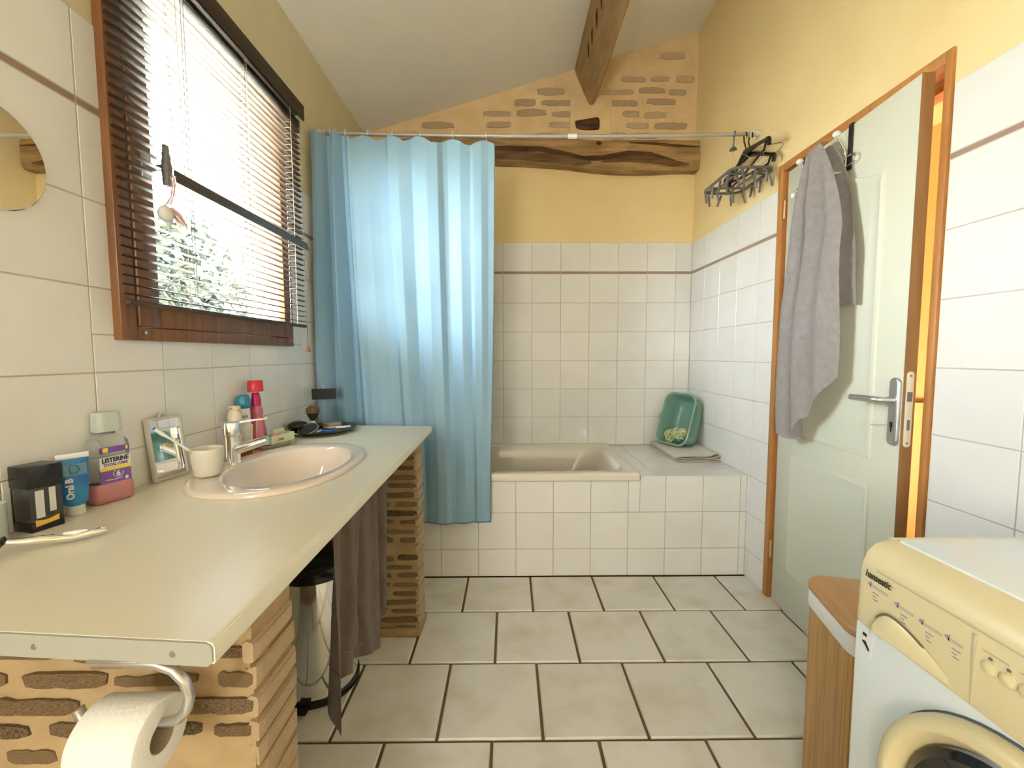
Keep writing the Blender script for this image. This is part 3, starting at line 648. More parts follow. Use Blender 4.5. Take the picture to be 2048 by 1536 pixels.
loft(bm,[bring(.000,D_-.010),bring(.003,D_-.012),bring(.012,.05),bring(.019,.010),bring(.032,.0)],True,False,True); obj('bowl', bm, GREEN, t, 50)
bm = BM()
for sg in (-1,1): tube(bm,[Mb@Vector((sg*(bw+.006),.172-.03,D_+.001)),Mb@Vector((sg*(bw+.012),.172,D_+.006)),Mb@Vector((sg*(bw+.006),.172+.03,D_+.001))],[.003,.008,.003],8)
obj('rim_grip', bm, GREEN, t)
t = thing('net_loofah', 'pale green net bath puff lying inside the tipped green basin', 'bath puff', tuple(Mb@Vector((0,.07,.10))))
bm = BM(); rg = random.Random(5); ctr = [Mb@Vector((.015,.085,.085)), Mb@Vector((-.045,.060,.095)), Mb@Vector((.050,.080,.090))]
for k in range(66):
    c = ctr[k % 3] ; ax = Vector((rg.uniform(-1,1),rg.uniform(-1,1),rg.uniform(-1,1))).normalized(); o1 = ax.orthogonal().normalized(); o2 = ax.cross(o1); r0 = rg.uniform(.018,.040)
    a0 = rg.uniform(0,6); pts = [c+(o1*math.cos(a0+a)+o2*math.sin(a0+a))*r0*(1+.25*math.sin(3*a+k)) + ax*.008*math.sin(2*a+k) for a in [i*.42 for i in range(13)]]
    tube(bm, pts, .0035, 5, flat=.4)
obj('net', bm, LOOF, t, 60)

# ================================================================ CURTAIN
t = thing('curtain_rod', 'thin grey metal shower rod spanning the room above the bath', 'curtain rod', (.15,DF,2.29))
def rodz(x): return 2.300-.014*math.sin(PI*(x-XL)/(XR-XL))
bm = BM(); tube(bm,[(XL+(XR-XL)*k/16,DF,rodz(XL+(XR-XL)*k/16)) for k in range(17)],.0095,10); obj('pole', bm, ROD, t)
bm = BM(); tube(bm,[(.30,DF,rodz(.3)),(.345,DF,rodz(.34))],.0125,12); obj('joint_sleeve', bm, WPL, t)
bm = BM(); lathe(bm,[(.011,-.055),(.0135,-.055),(.0135,-.004),(.02,-.004),(.02,0),(.0,0)],(XR,DF,2.300),16,axis='x'); obj('end_socket', bm, IVR, t); bm = BM(); lathe(bm,[(.0,0),(.02,0),(.02,.004),(.0135,.004),(.0135,.04),(.011,.04)],(XL,DF,2.300),16,axis='x'); obj('end_socket', bm, IVR, t)
t = thing('shower_curtain', 'light blue satin shower curtain drawn to the left half of the bath', 'curtain', (-.5,2.17,.33))
# control points along the hem: (x_top, x_bottom, y offset)
key = [(-.962,-.962,.00),(-.945,-.950,-.035),(-.925,-.925,-.045),(-.905,-.900,.00),(-.893,-.880,.035),(-.872,-.858,.030),(-.855,-.835,-.020),(-.843,-.810,-.040),(-.832,-.795,.0),(-.820,-.775,.040),(-.800,-.745,.030),(-.782,-.715,-.015),(-.74,-.67,-.028),(-.69,-.62,-.018),(-.64,-.575,.006),(-.598,-.53,.020),(-.585,-.505,-.030),(-.54,-.475,-.026),(-.475,-.43,.018),(-.455,-.40,-.012),(-.40,-.36,-.032),(-.345,-.315,-.020),(-.322,-.292,.024),(-.300,-.272,.026),(-.235,-.222,-.012),(-.185,-.180,.010),(-.172,-.165,-.020),(-.130,-.137,-.016),(-.096,-.112,.006),(-.066,-.096,.012)]
ringx = [-.940,-.915,-.888,-.862,-.81,-.70,-.575,-.44,-.276,-.11]
def cu(u, v):
    f = u*(len(key)-1); i = min(int(f),len(key)-2); f -= i; f = f*f*(3-2*f)*.5+f*.5
    a, b = key[i], key[i+1]; xt = a[0]+(b[0]-a[0])*f; xb = a[1]+(b[1]-a[1])*f; yo = a[2]+(b[2]-a[2])*f
    w_ = min(1,v*1.15); x = xt+(xb-xt)*w_**1.2
    if xt > -.76: x += .010*math.sin(v*3.2+xt*9)*v*(1-v)
    near = min(abs(xt-q) for q in ringx); sag = .024*min(1,(near/.065)**1.6)
    zt = 2.252-sag if xt > -.78 else 2.268-.3*sag
    zt -= .022*max(0,(xt+.5)/.44)
    z = zt+(.322-zt)*v
    amp = .75+.45*min(1,v*2.5)
    if v > .55: amp *= 1-.45*(v-.55)/.45
    y = 2.150+yo*amp*(1 if xt < -.77 else .62)+.012*math.sin(xt*17+v*4)*v
    y += .006*noise.noise(Vector((xt*9,v*6,0)))*(1 if xt>-.76 else .3)
    return (max(x,XL+.003), y, z)
bm = BM(); sheet(bm, cu, 232, 60); obj('cloth', bm, CURT, t, 0 or 80)
bm = BM(); pts = [cu(k/116,1.0) for k in range(117)]; tube(bm,[(p[0],p[1]-.001,p[2]+.002) for p in pts],.0032,5); tube(bm,[(cu(1,k/30)[0],cu(1,k/30)[1],cu(1,k/30)[2]) for k in range(31)],.0025,5); obj('hem', bm, mat('grey_blue_hem',(.16,.20,.23),.6), t)
b = BM(); ptsr = arc((0,0,0),.0165,-60,225,16,lambda a,b_:(0,a,b_)); ptsr = [Vector((0,.0,-.055)),Vector((0,.010,-.06)),Vector((0,.016,-.05)),Vector((0,.015,-.03))]+ptsr
tube(b, ptsr, .0020, 6); rme = mesh('curtain_ring', b, WPL)
RLAB = ['white curtain ring at the far left end of the rod by the wall','white curtain ring second from the left wall in the bunched folds','white curtain ring third from the left wall in the bunched folds','white curtain ring ending the bunched folds at the left','white curtain ring just right of the bunched folds','white curtain ring at the first broad fold, fifth from the curtain right edge','white curtain ring fourth from the right edge of the blue curtain','white curtain ring third from the right edge of the blue curtain','white curtain ring second from the right edge of the blue curtain','white curtain ring at the right edge of the blue curtain']
for k, x in enumerate(ringx):
    o = bpy.data.objects.new('curtain_ring', rme); C.objects.link(o); o.location = (x, DF, rodz(x)); o.rotation_euler = (0,0,R(random.uniform(-10,10))); o['group'] = 'curtain rings'
    tag(o, RLAB[k], 'curtain ring', 'curtain rings')

# ================================================================ HANGERS
t = thing('peg_dryer', 'grey clothes-peg drying frame hanging from the right end of the rod', 'drying rack', (1.165,2.215,2.06))
fx0,fx1,fy0,fy1,fz = 1.052,1.262,2.045,2.385,2.062
bm = BM(); fr_ = rrect((fx1-fx0)/2,(fy1-fy0)/2,.05,5,(fx0+fx1)/2,(fy0+fy1)/2)
loft(bm,[[(a,b_,z) for a,b_ in r_] for r_,z in ((fr_,fz),(rrect((fx1-fx0)/2-.011,(fy1-fy0)/2-.011,.039,5,(fx0+fx1)/2,(fy0+fy1)/2),fz),(rrect((fx1-fx0)/2-.011,(fy1-fy0)/2-.011,.039,5,(fx0+fx1)/2,(fy0+fy1)/2),fz+.010),(fr_,fz+.010),(fr_,fz))],True,False,False)
cxm, cym = (fx0+fx1)/2, (fy0+fy1)/2
for dx in (-.045,.045): tube(bm,[(cxm+dx,fy0+.004,fz+.005),(cxm+dx,fy1-.004,fz+.005)],.0052,6)
for dy in (-.09,.09): tube(bm,[(fx0+.004,cym+dy,fz+.005),(fx1-.004,cym+dy,fz+.005)],.0052,6)
tube(bm,[(fx0+.02,fy0+.02,fz+.005),(cxm-.045,cym-.09,fz+.005)],.0052,6); tube(bm,[(fx1-.02,fy0+.02,fz+.005),(cxm+.045,cym-.09,fz+.005)],.0052,6); tube(bm,[(fx0+.02,fy1-.02,fz+.005),(cxm-.045,cym+.09,fz+.005)],.0052,6)
obj('frame', bm, PLGR, t)
hub = Vector((1.136,2.215,2.225))
bm = BM()
for x,y in ((fx0+.012,fy0+.03),(fx1-.012,fy0+.03),(fx0+.012,fy1-.03),(fx1-.012,fy1-.03)): tube(bm,[hub,(x,y,fz+.01)],.0007,4)
obj('cord', bm, mat('yellowed_cord',(.62,.55,.36),.7), t)
bm = BM(); lathe(bm,[(.018,0),(.0165,.006),(.010,.014),(.004,.018),(.003,.02)],(hub.x,hub.y,hub.z-.005),14)
tube(bm,[hub+Vector((0,0,.012)),hub+Vector((.004,0,.055))]+arc((hub.x+.004-.0,DF,rodz(1.14)),.0135,-15,200,10,lambda a,b_:(0,a,b_))+[Vector((hub.x-.006,DF-.014,2.262))],.003,7); obj('hook', bm, PLGR, t)
# pegs, each a part
b = BM()
for sg in (-1,1): box(b, -.0045,.0045, sg*.0008, sg*.0008+sg*.0035 if sg>0 else -.0043, -.038, .020, .001)
box(b,-.0045,.0045,-.0042,.0042,-.006,-.001); tube(b,[(-.006,0,-.002),(.006,0,-.002)],.0028,6); tube(b,[(0,-.001,.02),(0,-.006,.030),(0,.006,.030),(0,.001,.02)],.0012,5)
peg_me = mesh('peg', b, PEGM); rg = random.Random(2)
spots = []
for k in range(4): spots += [(fx0+.004,fy0+.06+k*.075),(fx1-.004,fy0+.05+k*.08)]
for k in range(3): spots += [(fx0+.05+k*.055,fy0+.004),(fx0+.045+k*.06,fy1-.004)]
for k in range(3): spots += [(cxm-.045,fy0+.07+k*.1),(cxm+.045,fy0+.08+k*.1)]
for x,y in spots: inst('peg', peg_me, t, (x,y,fz-.026), rot=(rg.uniform(-.35,.35), rg.uniform(-.25,.25), rg.uniform(0,3.1)))
def coat_hanger(x, lab, tilt, yaw):
    t = thing('coat_hanger', lab, 'hanger', (x,DF,2.29), yaw, 'coat hangers at the rod end')
    bm = BM(); tube(bm, [Vector((0,0,-.075)),Vector((0,.004,-.045)),Vector((0,.014,-.025))]+arc((0,0,.0005),.0150,-20,190,10,lambda a,b_:(0,a,b_))+[Vector((0,-.016,-.012))],.0035,8); obj('hook', bm, BLK, t, local=True)
    bm = BM(); P = []
    for k in range(21):
        y = -.205+.41*k/20; P.append(Vector((0,y,-.080-.065*(abs(y)/.205)**1.15-.006)))
    tube(bm,P,[.0105]+[.0095-.0*abs(k-10)/10+.006*max(0,1-abs(k-10)/5) for k in range(1,20)]+[.0105],8)
    for s in (-1,1): tube(bm,[Vector((0,s*.205,-.150)),Vector((0,s*.212,-.162)),Vector((0,s*.210,-.182))],[.011,.010,.009],8)
    obj('shoulder_bar', bm, BLK, t, local=True)
    bm = BM(); tube(bm,[Vector((0,-.185,-.152)),Vector((0,-.17,-.18)),Vector((0,0,-.185)),Vector((0,.17,-.18)),Vector((0,.185,-.152))],.005,8); obj('trouser_bar', bm, BLK, t, local=True)
    t.rotation_euler = (tilt,0,yaw); return t
coat_hanger(1.196,'black plastic coat hanger nearer the drying frame on the rod',R(-8),R(-4)); coat_hanger(1.224,'black plastic coat hanger against the right wall at the rod end',R(7),R(2))
def wire_hanger(x, tilt, yaw, lab):
    t = thing('wire_hanger', lab, 'hanger', (x,DF,2.29), yaw, 'wire hangers at the rod end')
    bm = BM(); tube(bm,[Vector((0,0,-.065)),Vector((0,.004,-.04)),Vector((0,.014,-.022))]+arc((0,0,.0),.0135,-20,190,10,lambda a,b_:(0,a,b_)),.0016,6); obj('hook', bm, CHR, t, local=True)
    bm = BM(); tube(bm,[Vector((0,0,-.065)),Vector((0,-.10,-.105)),Vector((0,-.20,-.150)),Vector((0,-.208,-.165)),Vector((0,-.19,-.172)),Vector((0,0,-.174)),Vector((0,.19,-.172)),Vector((0,.208,-.165)),Vector((0,.20,-.150)),Vector((0,.10,-.105)),Vector((0,0,-.065))],.0016,6); obj('wire', bm, STEEL, t, local=True)
    t.rotation_euler = (tilt,0,yaw)
wire_hanger(1.210,R(4),R(-9),'thin steel wire hanger between the two black coat hangers'); wire_hanger(1.240,R(-5),R(3),'thin steel wire hanger closest to the wall at the rod end')

# ================================================================ WORKTOP, SINK, PIERS
WT = [(-.358,.491),(-.375,2.035),(XL+.001,2.072),(XL+.001,.540)]
t = thing('vanity_worktop', 'long cream laminate worktop along the left wall', 'worktop', (-.66,1.28,.82))
bm = BM(); scx, scy = -.678, 1.292
outer = [bm.verts.new((x,y,.85)) for x,y in WT]; hole = [bm.verts.new((x,y,.85)) for x,y in sup(scx,scy,.185,.277,2.4,48)]
es = [bm.edges.new((outer[i],outer[(i+1)%4])) for i in range(4)]+[bm.edges.new((hole[i],hole[(i+1)%48])) for i in range(48)]
bmesh.ops.triangle_fill(bm, edges=es, use_beauty=True)
ex = bmesh.ops.extrude_face_region(bm, geom=list(bm.faces)); bmesh.ops.translate(bm, verts=[v for v in ex['geom'] if isinstance(v,bmesh.types.BMVert)], vec=(0,0,-.028))
obj('slab', bm, WTOP, t, 30)
bm = BM(); a, b_ = Vector((-.358,.491,0)), Vector((-.375,2.035,0)); d = (b_-a).normalized(); nrm = Vector((d.y,-d.x,0))
prof = [(0,.822),(.003,.822),(.0045,.826),(.0045,.842),(.002,.8485),(-.004,.8506),(-.004,.84)]
loft(bm,[[a+d*s+nrm*o+Vector((0,0,z)) for o,z in prof] for s in (-.001,(b_-a).length)]); obj('front_edging', bm, EDGE, t, 30)
bm = BM(); a, b_ = Vector((-.358,.491,0)), Vector((XL+.001,.540,0)); d = (b_-a).normalized(); nr2 = Vector((d.y,-d.x,0))
if nr2.y > 0: nr2 = -nr2
a += -d*.003; Ln = (b_-a).length
poly = [(0,.826)]+[(.008-.008*math.cos(R(q)), .841+.008*math.sin(R(q))) for q in (0,30,60,90)]+[(Ln,.849),(Ln,.820),(.006,.820)]
prism(bm, poly, lambda p: a+d*p[0]+Vector((0,0,p[1])), lambda p: a+d*p[0]+nr2*.0035+Vector((0,0,p[1]))); cap = obj('end_strip', bm, CAPS, t, 30)
for s in (.050,.232,.42):
    bm = BM(); q = a+d*s+nr2*.0035+Vector((0,0,.834)); lathe(bm,[(0,0),(.0042,0),(.0036,.0012),(0,.0012)],(0,0,0),10)
    for v in bm.verts: l = v.co.copy(); v.co = q+nr2*l.z+d*l.x+Vector((0,0,l.y))
    obj('screw', bm, STEEL, cap)
# sink
t = thing('wash_basin', 'oval champagne-coloured inset wash basin in the cream worktop', 'wash basin', (scx,scy,.85))
def sr(ax,ay,z,e=2.4,cx=scx,cy=scy): return [(x,y,z) for x,y in sup(cx,cy,ax,ay,e,72)]
bm = BM(); bcx, bcy = -.663, 1.295
rings = [sr(.204,.298,.8503),sr(.2045,.2985,.855),sr(.202,.296,.8600),sr(.196,.290,.8625),sr(.187,.281,.8628),sr(.160,.238,.8605,2.15,bcx,bcy),sr(.155,.232,.859,2.1,bcx,bcy),sr(.150,.226,.853,2.05,bcx,bcy),sr(.143,.215,.83,2.0,bcx,bcy),sr(.125,.185,.785,2,bcx,bcy),sr(.090,.13,.745,2,bcx,bcy),sr(.045,.06,.722,2,bcx,bcy),sr(.022,.022,.716,2,bcx,bcy)]
loft(bm, rings, True, False, True); obj('bowl', bm, SINK, t, 60)
bm = BM(); lathe(bm,[(0,.004),(.018,.004),(.0225,.001),(.0225,-.002)],(bcx,bcy,.7165),20); obj('drain', bm, CHR, t)
# tap
tx, ty = -.853, 1.300
t = thing('mixer_tap', 'chrome single-lever mixer tap on the basin rim', 'tap', (tx,ty,.861))
bm = BM(); lathe(bm,[(0,0),(.026,0),(.026,.004),(.0225,.007),(.022,.060),(.022,.084),(0,.084)],(tx,ty,.861),28); obj('body', bm, CHR, t)
bm = BM(); lathe(bm,[(0,.086),(.0245,.086),(.0250,.09),(.0250,.120),(.0235,.126),(.012,.128),(0,.128)],(tx,ty,.861),28); hd = obj('cartridge_head', bm, CHR, t)
bm = BM(); tube(bm,[(tx+.015,ty+.012,.9835),(tx+.045,ty+.036,.987),(tx+.078,ty+.060,.990)],[.007,.0055,.0045],10,flat=.55); obj('lever', bm, CHR, hd)
bm = BM(); tube(bm,[(tx+.005,ty,.900),(tx+.04,ty+.010,.911),(tx+.086,ty+.021,.925)],[.017,.0155,.0135],16); tube(bm,[(tx+.084,ty+.0205,.9245),(tx+.097,ty+.0235,.928)],.0142,16); obj('spout', bm, CHR, t)
# piers
BKS = [brick_mesh(s+20, BRK, .13) for s in range(6)]; BTS = [brick_mesh(s+40, BRT, .16) for s in range(5)]
def pier(name, lab, x1, y0, y1, seed, wide):
    rng = random.Random(seed); t = thing(name, lab, 'brick pier', ((XL+x1)/2,(y0+y1)/2,0))
    bm = BM(); box(bm, XL+.002, x1-.004, y0+.004, y1-.004, 0, .822); bmesh.ops.subdivide_edges(bm, edges=bm.edges, cuts=10, use_grid_fill=True); rough(bm,.006,22,seed); rough(bm,.004,60,seed)
    for v in bm.verts: v.co.z = min(max(v.co.z,0),.8215); v.co.x = max(v.co.x, XL+.001)
    obj('mortar_core', bm, MORT, t, 70)
    z = .032; c = 0
    while z < .80:
        # near face
        x = x1-.002
        first = True
        while x > XL+.03:
            L_ = (rng.uniform(.07,.13) if not first else (rng.uniform(.09,.13) if c % 2 else rng.uniform(.04,.07)))*wide; hgt = rng.uniform(.014,.024)
            xm = x-L_/2
            if xm-L_/2 < XL+.01: break
            if rng.random() < .86: inst('brick', BKS[rng.randrange(6)], t, (xm, y0+.005+rng.uniform(-.001,.002), z+rng.uniform(-.003,.003)), (L_*.98,.011,hgt), (0,rng.uniform(-.03,.03),rng.uniform(-.02,.02)))
            x -= L_+rng.uniform(.012,.03); first = False
        # room face, coated with mortar
        inst('brick', BTS[rng.randrange(5)], t, (x1-.006+rng.uniform(-.002,.003), (y0+y1)/2+rng.uniform(-.003,.003), z+rng.uniform(-.003,.003)), (.022,(y1-y0)*.96,.030), (rng.uniform(-.05,.05),0,0))
        z += .0385; c += 1
    return t
pier('near_brick_pier','thin old-brick pier under the near end of the worktop beside the toilet roll',-.368,.585,.700,11,1.0)
tp = pier('far_brick_pier','thin old-brick pier under the far end of the worktop by the curtain',-.382,1.735,1.845,5,1.7)
bm = BM(); box(bm,-.60,-.374,1.722,1.855,0,.035,.008); rough(bm,.006,25); obj('plinth', bm, MORT, tp, 60)
# toilet roll and holder
t = thing('toilet_roll_holder', 'bent steel toilet roll holder screwed under the near end of the worktop', 'roll holder', (-.42,.515,.80))
bm = BM(); yh = .507; P = [(-.515,yh,.812),(-.47,yh,.812),(-.438,yh,.810),(-.418,yh,.802),(-.405,yh,.787),(-.400,yh,.768),(-.404,yh,.750),(-.415,yh,.738),(-.432,yh,.732),(-.45,yh,.730),(-.520,yh,.731),(-.534,yh,.738),(-.540,yh,.752)]
tube(bm,P,.0065,12); obj('bar', bm, STEEL, t)
bm = BM(); box(bm,-.515,-.445,yh-.012,yh+.012,.8185,.8215,.001); obj('mount', bm, STEEL, t)
t = thing('toilet_roll', 'white toilet paper roll hanging on the bent steel holder', 'toilet roll', (-.478,.515,.712))
bm = BM(); lathe(bm,[(.0195,-.041),(.043,-.041),(.045,-.039),(.0452,.0),(.045,.039),(.043,.041),(.0195,.041)],(-.478,.507,.7155),48,axis='x',cap=False); obj('paper', bm, PAPER, t, 50)
bm = BM(); lathe(bm,[(.0195,-.041),(.0195,.041),(.0185,.041),(.0185,-.041),(.0195,-.041)],(-.478,.507,.7155),32,axis='x',cap=False); obj('core', bm, CARDB, t, 50)
# brown towel
t = thing('brown_hand_towel', 'dark brown velour towel hanging from the front of the worktop over the bin', 'towel', (-.37,1.08,.81))
def bt(u, v):
    zb = [.36,.41,.425,.415,.395,.375,.37,.385,.41]; i = min(int(u*8),7); f = u*8-i; zbot = zb[i]*(1-f)+zb[i+1]*f
    if u < .2: zbot -= 0
    z = .8215+(zbot-.8215)*v
    y = (.893+.405*u) + v*(-.028*(1-u)-.01*u)
    x = -.388+.019*math.sin(u*19+v*1.1+1)*(.5+.5*v)+.006*math.sin(u*47+v)+.011*math.sin(u*9+2)*v-.006*v
    # diagonal fold
    x += .014*math.exp(-((u-.15-.45*v+.1)/.07)**2)*v
    return (x,y,z)
bm = BM(); sheet(bm, bt, 60, 40, .004); rough(bm,.001,70); obj('cloth', bm, TOWB, t, 80)
bm = BM(); tube(bm,[bt(.02+.5*k/12, .72+.2*math.sin(k/12*PI*.5)) for k in range(13)],.0022,5); obj('woven_band', bm, mat('brown_band',(.20,.15,.12),.9), t)
# bin
t = thing('pedal_bin', 'tall chrome waste bin under the worktop behind the brown towel', 'bin', (-.695,1.49,0))
bc = (-.695,1.49,0)
bm = BM(); lathe(bm,[(0,0),(.135,0),(.137,.004),(.137,.022),(.133,.026)],bc,40); obj('base_ring', bm, BLK, t)
bm = BM(); lathe(bm,[(.131,.024),(.131,.43),(.129,.432)],bc,48,cap=False); obj('cylinder', bm, CHR, t)
bm = BM(); lathe(bm,[(.133,.43),(.134,.44),(.134,.455),(.12,.475),(.07,.49),(0,.494)],bc,40); obj('lid', bm, BLK, t)
bm = BM(); box(bm,bc[0]-.025,bc[0]+.025,bc[1]-.165,bc[1]-.12,.008,.016,.002); obj('pedal', bm, BLK, t)

# ================================================================ WASHING MACHINE
MX, my0, my1 = .655, .172, .772
t = thing('washing_machine', 'white front-loading washing machine with aged cream control panel', 'washing machine', (.96,.46,0))
bm = BM(); box(bm,MX+.004,XR-.02,my0,my1,.01,.693,.006); box(bm,MX+.06,XR-.02,my0+.006,my1-.006,.69,.842,.006); obj('cabinet', bm, MCH, t)
bm = BM()
for x in (MX+.06,XR-.08):
    for y in (my0+.05,my1-.05): lathe(bm,[(0,0),(.02,0),(.016,.012)],(x,y,0),12)
obj('foot', bm, BLK, t)
bm = BM(); # cream fascia: profile in xz swept along y with rounded ends
prof = [(.050,.696),(.0,.694),(-.002,.70),(.0005,.79),(.004,.812),(.012,.830),(.024,.842),(.042,.8485),(.062,.8495),(.062,.82)]
rings = []
for y,ins in ((my1,.016),(my1-.003,.007),(my1-.010,.001),(my1-.02,0),(my0+.02,0),(my0+.010,.001),(my0+.003,.007),(my0,.016)):
    rings.append([(MX+min(x+ins,.062), y, z-(ins*.8 if z > .80 else 0)) for x,z in prof])
loft(bm, rings); pn = obj('control_panel', bm, CREAM, t, 35)
bm = BM(); prism(bm,[(MX+.055,my1-.004),(XR-.02,my1-.004),(XR-.02,my1-.014),(MX+.055,my1-.014)],lambda p:(p[0],p[1],.842),lambda p:(p[0],p[1],.8498)); obj('top_trim', bm, CREAM, t, 0)
bm = BM(); loft(bm,[[(x,y,z) for x,y in rrect((XR-.022-MX-.058)/2-i,(my1-my0-.03)/2-i,.012,4,(XR-.022+MX+.058)/2,(my0+my1)/2)] for i,z in ((0,.838),(0,.8500),(.002,.8520))]); obj('top_plate', bm, MCH, t, 40)
# crease, seams
bm = BM(); tube(bm,[(MX-.0003,my1-.045,.807),(MX+.0027,my0+.03,.807)],.0012,5); box(bm,MX-.0022,MX+.002,.5655,.567,.698,.80); obj('seam', bm, GRYP, pn)
# drawer scoop
bm = BM(); 
def scoop(u, v):
    y = .728-.14*u; z = .700+.046*v; e = math.sin(PI*u)**.5
    zt = .700+.046*v*e
    return (MX-.0026+.0, y, zt)
P_ = []
for k in range(25):
    f = k/24; y = .728-.150*f; zt = .746*(1)-.046*(max(0,(f-.25)/.75))**1.6 if f > .25 else .700+.046*math.sqrt(max(0,1-((.25-f)/.25)**2)); P_.append((y,zt))
vt = [[bm.verts.new((MX-.0024,y,zt)) for y,zt in P_],[bm.verts.new((MX-.0030,y,zt+.004*(1-k/24))) for k,(y,zt) in enumerate(P_)],[bm.verts.new((MX-.0012-.012*(1-k/26)**.5*0,y-.001,zt-.001)) for k,(y,zt) in enumerate(P_)],[bm.verts.new((MX-.011*(1-(k/24)),y-.003,zt-.010*(1-k/24)-.001)) for k,(y,zt) in enumerate(P_)],[bm.verts.new((MX-.007*(1-k/24)-.0015,y-.002,.700)) for k,(y,zt) in enumerate(P_)]]
for a_, c_ in zip(vt, vt[1:]):
    for i in range(24):
        try: bm.faces.new((a_[i],a_[i+1],c_[i+1],c_[i]))
        except ValueError: pass
bmesh.ops.remove_doubles(bm, verts=bm.verts, dist=1e-6); obj('drawer_grip', bm, CREAM, t, 60)
bm = BM(); 
Q = P_[1:16]
loft(bm,[[(MX-.0032,y,zt+.0012),(MX-.0036,y,zt-.009*math.sin(PI*(k+.5)/15)-.0005),(MX-.0020,y,zt-.001)] for k,(y,zt) in enumerate(Q)]); obj('grip_shade', bm, mat('grip_shade_brown',(.16,.13,.07),.6), t)  # dark crescent laid on the panel, painting the shade inside the grip
text('lettering','hanseatic',.0185,(MX-.0024,.7480,.7885),(0,-1,0),(0,0,1),INK,pn,sx=.74,bold=.0003,shear=.25)
for y, z, w_, mm in ((.744,.776,.040,GRYP),(.690,.770,.034,GRYP),(.647,.768,.036,GRYP),(.607,.770,.026,GRYP)):
    bm = BM(); box(bm,MX-.0016,MX-.0008,y-w_,y-.006,z-.0028,z+.0012); obj('label_bar', bm, mm, pn, 0)
    bm = BM(); prism(bm,[(y,z+.001),(y-.008,z+.006),(y-.008,z-.004)],lambda p:(MX-.0016,*p),lambda p:(MX-.0008,*p)); box(bm,MX-.0016,MX-.0008,y-.024,y-.012,z-.012,z-.0105); box(bm,MX-.0016,MX-.0008,y-.019,y-.012,z-.018,z-.0165); box(bm,MX-.0016,MX-.0008,y-.022,y-.014,z-.0235,z-.022); obj('label_mark', bm, LAVP, pn, 0)
for k, y in enumerate((.546,.5245,.503,.48,.41,.36)):
    bm = BM(); lathe(bm,[(.0098,-.001),(.0098,.001),(.0085,.0012)],(0,0,0),18); lathe(bm,[(.0082,0),(.0080,.0022),(.005,.0034),(0,.0037)],(0,0,0),18)
    for v in bm.verts: l = v.co.copy(); v.co = Vector((MX-.001-l.z,y+l.x,.764+l.y))
    obj('push_button', bm, CREAM, pn)
    bm = BM(); box(bm,MX-.0016,MX,y-.002,y+.002,.7765,.780); obj('indicator', bm, PEGM, pn, 0)
bm = BM(); box(bm,MX-.0012,MX-.0004,.525,.556,.784,.7855); box(bm,MX-.0012,MX-.0004,.49,.512,.784,.7855); obj('button_caption', bm, GRYP, pn, 0)
bm = BM(); box(bm,MX+.0030,MX+.0042,.733,.756,.640,.681); st = obj('sticker', bm, mat('sticker_film',(.72,.74,.70),.3), t, 0)
bm = BM(); box(bm,MX+.0024,MX+.0032,.744,.752,.672,.678); prism(bm,[(.753,.662),(.746,.664),(.737,.652),(.739,.648),(.747,.656),(.752,.659)],lambda p:(MX+.0024,*p),lambda p:(MX+.0032,*p)); obj('sticker_print', bm, INK, st, 0)
# porthole
pc = (MX+.004,.487,.485)
def dlathe(bm, prof, seg=56, cap=False): lathe(bm,[(r,-h) for r,h in prof],pc,seg,axis='x',cap=cap)
bm = BM(); dlathe(bm,[(.2048,.0),(.2048,.003),(.199,.004),(.199,0)]); obj('door_gap_shade', bm, mat('door_shadow_gap',(.10,.11,.11),.6), t)  # dark raised ring painting the shade in the gap round the door
bm = BM(); dlathe(bm,[(.202,0),(.2015,.016),(.198,.024),(.192,.027),(.181,.029),(.178,.027),(.168,.012),(.162,.002),(.160,0)]); dr = obj('door_ring', bm, CREAM, t, 50)
bm = BM(); dlathe(bm,[(.160,.012),(.148,.020),(.120,.006),(.06,-.02),(0.0,-.03)]); obj('door_glass', bm, mat('dark_drum_glass',(.012,.012,.011),.06), dr, 60)
# ================================================================ HAMPER
t = thing('laundry_hamper', 'bamboo laundry hamper with a rounded lid and white liner next to the washing machine', 'laundry basket', (.93,.945,0), R(-13))
hx_, hy_ = .165, .125
b_r = rrect(hx_,hy_,.045,6)
bm = BM(); loft(bm,[[(x,y,z) for x,y in rrect(hx_-.010,hy_-.010,.04,6)] for z in (.012,.55)]); obj('liner_shell', bm, LINEN, t, 40, local=True)
N_ = len(b_r); per = []
for k in range(N_):
    p, q = Vector(b_r[k]), Vector(b_r[(k+1)%N_]); n_ = max(1,round((q-p).length/.0215))
    for i in range(n_):
        per.append((p+(q-p)*i/n_, p+(q-p)*(i+1)/n_))
for p, q in per:
    d = (q-p); 
    if d.length < .004: continue
    bm = BM(); nn = Vector((d.y,-d.x)).normalized(); e = d.normalized()*.0004
    pr = [p+e-nn*.010, q-e-nn*.010, q-e-nn*.0006, q-e*2.5, p+e*2.5, p+e-nn*.0006]
    if (pr[3]-Vector((0,0))).length < (pr[0]).length: pr = [p+e+nn*.010, q-e+nn*.010, q-e+nn*.0006, q-e*2.5, p+e*2.5, p+e+nn*.0006]
    loft(bm,[[(v.x,v.y,z) for v in pr] for z in (0,.535)]); obj('bamboo_slat', bm, BAMB, t, 30, local=True)
bm = BM(); loft(bm,[[(x,y,z) for x,y in rrect(hx_+.001+i,hy_+.001+i,.046,6)] for i,z in ((0,.533),(.002,.540),(.002,.575),(0,.578))]); obj('liner_cuff', bm, LINEN, t, 40, local=True)
bm = BM(); loft(bm,[[(x,y,z) for x,y in rrect(hx_+i,hy_+i,.05,8)] for i,z in ((-.004,.577),(.004,.579),(.006,.584),(.006,.594),(.003,.599),(-.003,.6005))]); obj('lid', bm, BAML, t, 40, local=True)

